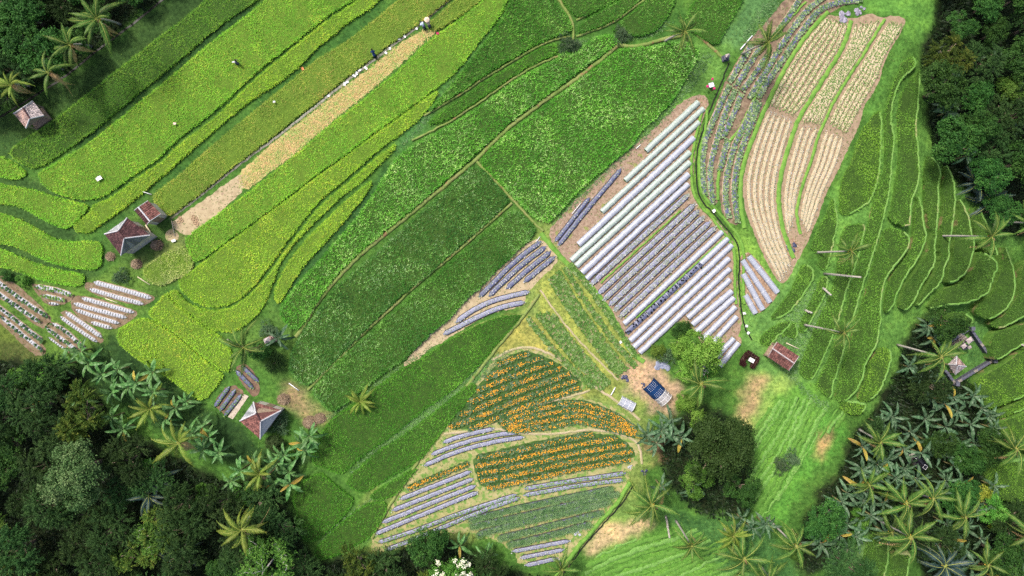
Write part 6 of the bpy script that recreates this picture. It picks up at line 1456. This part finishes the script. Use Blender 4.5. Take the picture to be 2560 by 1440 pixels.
# ---------------------------------------------------------------- people
SKIN = surf('skin', [(.3, .17, .1), (.36, .21, .13)], 3, .6, bmp=0)
def person(px, py, rz, shirt, legs, label, bend=.6, hat=None, hatr=.17, squat=0.0):
    b = W(px, py, 0); root = empty('person', b, label, 'person', None, rz)
    c, s = math.cos(bend), math.sin(bend)
    hip = .88 - squat
    def up(l, y=0.0, f=0.0): return (s * l + f, y, hip + c * l)
    J = [(0, 0, hip), up(.25), up(.46), up(.55), up(.7), (.05 + squat * .5, .1, hip * .52), (-.02, .11, .08), (.14, .12, .03), (.08 + squat * .5, -.1, hip * .52), (.02, -.11, .08), (.18, -.12, .03),
         up(.45, .2), up(.2, .26, .12), up(.05, .22, .32), up(.45, -.2), up(.2, -.26, .12), up(.05, -.22, .32), up(.8)]
    E = [(0, 1), (1, 2), (2, 3), (3, 4), (4, 17), (0, 5), (5, 6), (6, 7), (0, 8), (8, 9), (9, 10), (2, 11), (11, 12), (12, 13), (2, 14), (14, 15), (15, 16)]
    rad = [.15, .15, .16, .06, .1, .085, .05, .045, .085, .05, .045, .075, .05, .035, .075, .05, .035, .07]
    me = bpy.data.meshes.new('body'); me.from_pydata(J, E, []); me.materials.append(shirt)
    o = ob('body', me, root)
    sk = o.modifiers.new('skin', 'SKIN')
    for i, r in enumerate(rad):
        me.skin_vertices[0].data[i].radius = (r, r)
    me.skin_vertices[0].data[0].use_root = True
    o.modifiers.new('sub', 'SUBSURF').levels = 1
    o.modifiers['sub'].render_levels = 1
    mb = MB(); h = Vector(up(.74)); mb.ball(h, .105, 0, .5, 10, 8, 1.2); mb.ball(h + Vector((.1, 0, -.01)), .025); mb.ball(h + Vector((0, .1, 0)), .03); mb.ball(h + Vector((0, -.1, 0)), .03)
    ob('head', mb.mesh('head', SKIN, True), root)
    mb = MB(); mb.ball(h + Vector((-.02, 0, .045)), .108, 0, .5, 10, 6, 1.0); ob('hair', mb.mesh('hair', surf('black_hair', [(.01, .009, .008), (.02, .018, .016)], 3)), root)
    mb = MB(); mb.tube([(0, 0, hip + .05), (0, 0, hip - .1), (.03 + squat * .3, 0, hip * .5), (.02, 0, .15)], [.17, .19, .2, .2], 10); ob('sarong', mb.mesh('sarong', legs, True), root)
    if hat:
        mb = MB(); n = 12; z = h.z + .06
        mb.add([(h.x + hatr * 1.7 * math.cos(6.283 * i / n), h.y + hatr * 1.7 * math.sin(6.283 * i / n), z) for i in range(n)] + [(h.x, h.y, z + hatr * 1.0)], [(i, (i + 1) % n, n) for i in range(n)] + [tuple(range(n - 1, -1, -1))])
        ob('conical_hat', mb.mesh('conical_hat', hat), root)
NAVY = surf('navy_shirt', [(.01, .025, .09), (.02, .045, .14)], 3, .8, bmp=.2); WSH = surf('pale_blue_shirt', [(.5, .58, .68), (.7, .75, .8)], 3, .8, bmp=.2); DKC = surf('dark_sarong', [(.02, .025, .05), (.05, .05, .08)], 3, .8); TAN = surf('straw_hat', [(.55, .42, .3), (.68, .55, .42)], 5, .8)
person(938, 142, 1.9, NAVY, NAVY, 'person in dark blue bending at the ditch edge', .7)
person(1062, 72, 2.4, WSH, DKC, 'person in a pale blue shirt cutting rice at the stubble end', .9, None)
person(1075, 70, 2.0, surf('beige_shirt', [(.4, .3, .22), (.5, .4, .3)], 3), DKC, 'person under a tan conical hat beside the pale blue shirt', .8, TAN, .2)
person(597, 162, .3, surf('grey_shirt', [(.05, .06, .08), (.1, .11, .14)], 3), DKC, 'scarecrow-like person in dark clothes standing in the yellow-green rice', .3, None)
cloth(590, 160, .35, .2, .1, WC, 'white cloth strip beside the dark-clothed figure in the rice', .75)
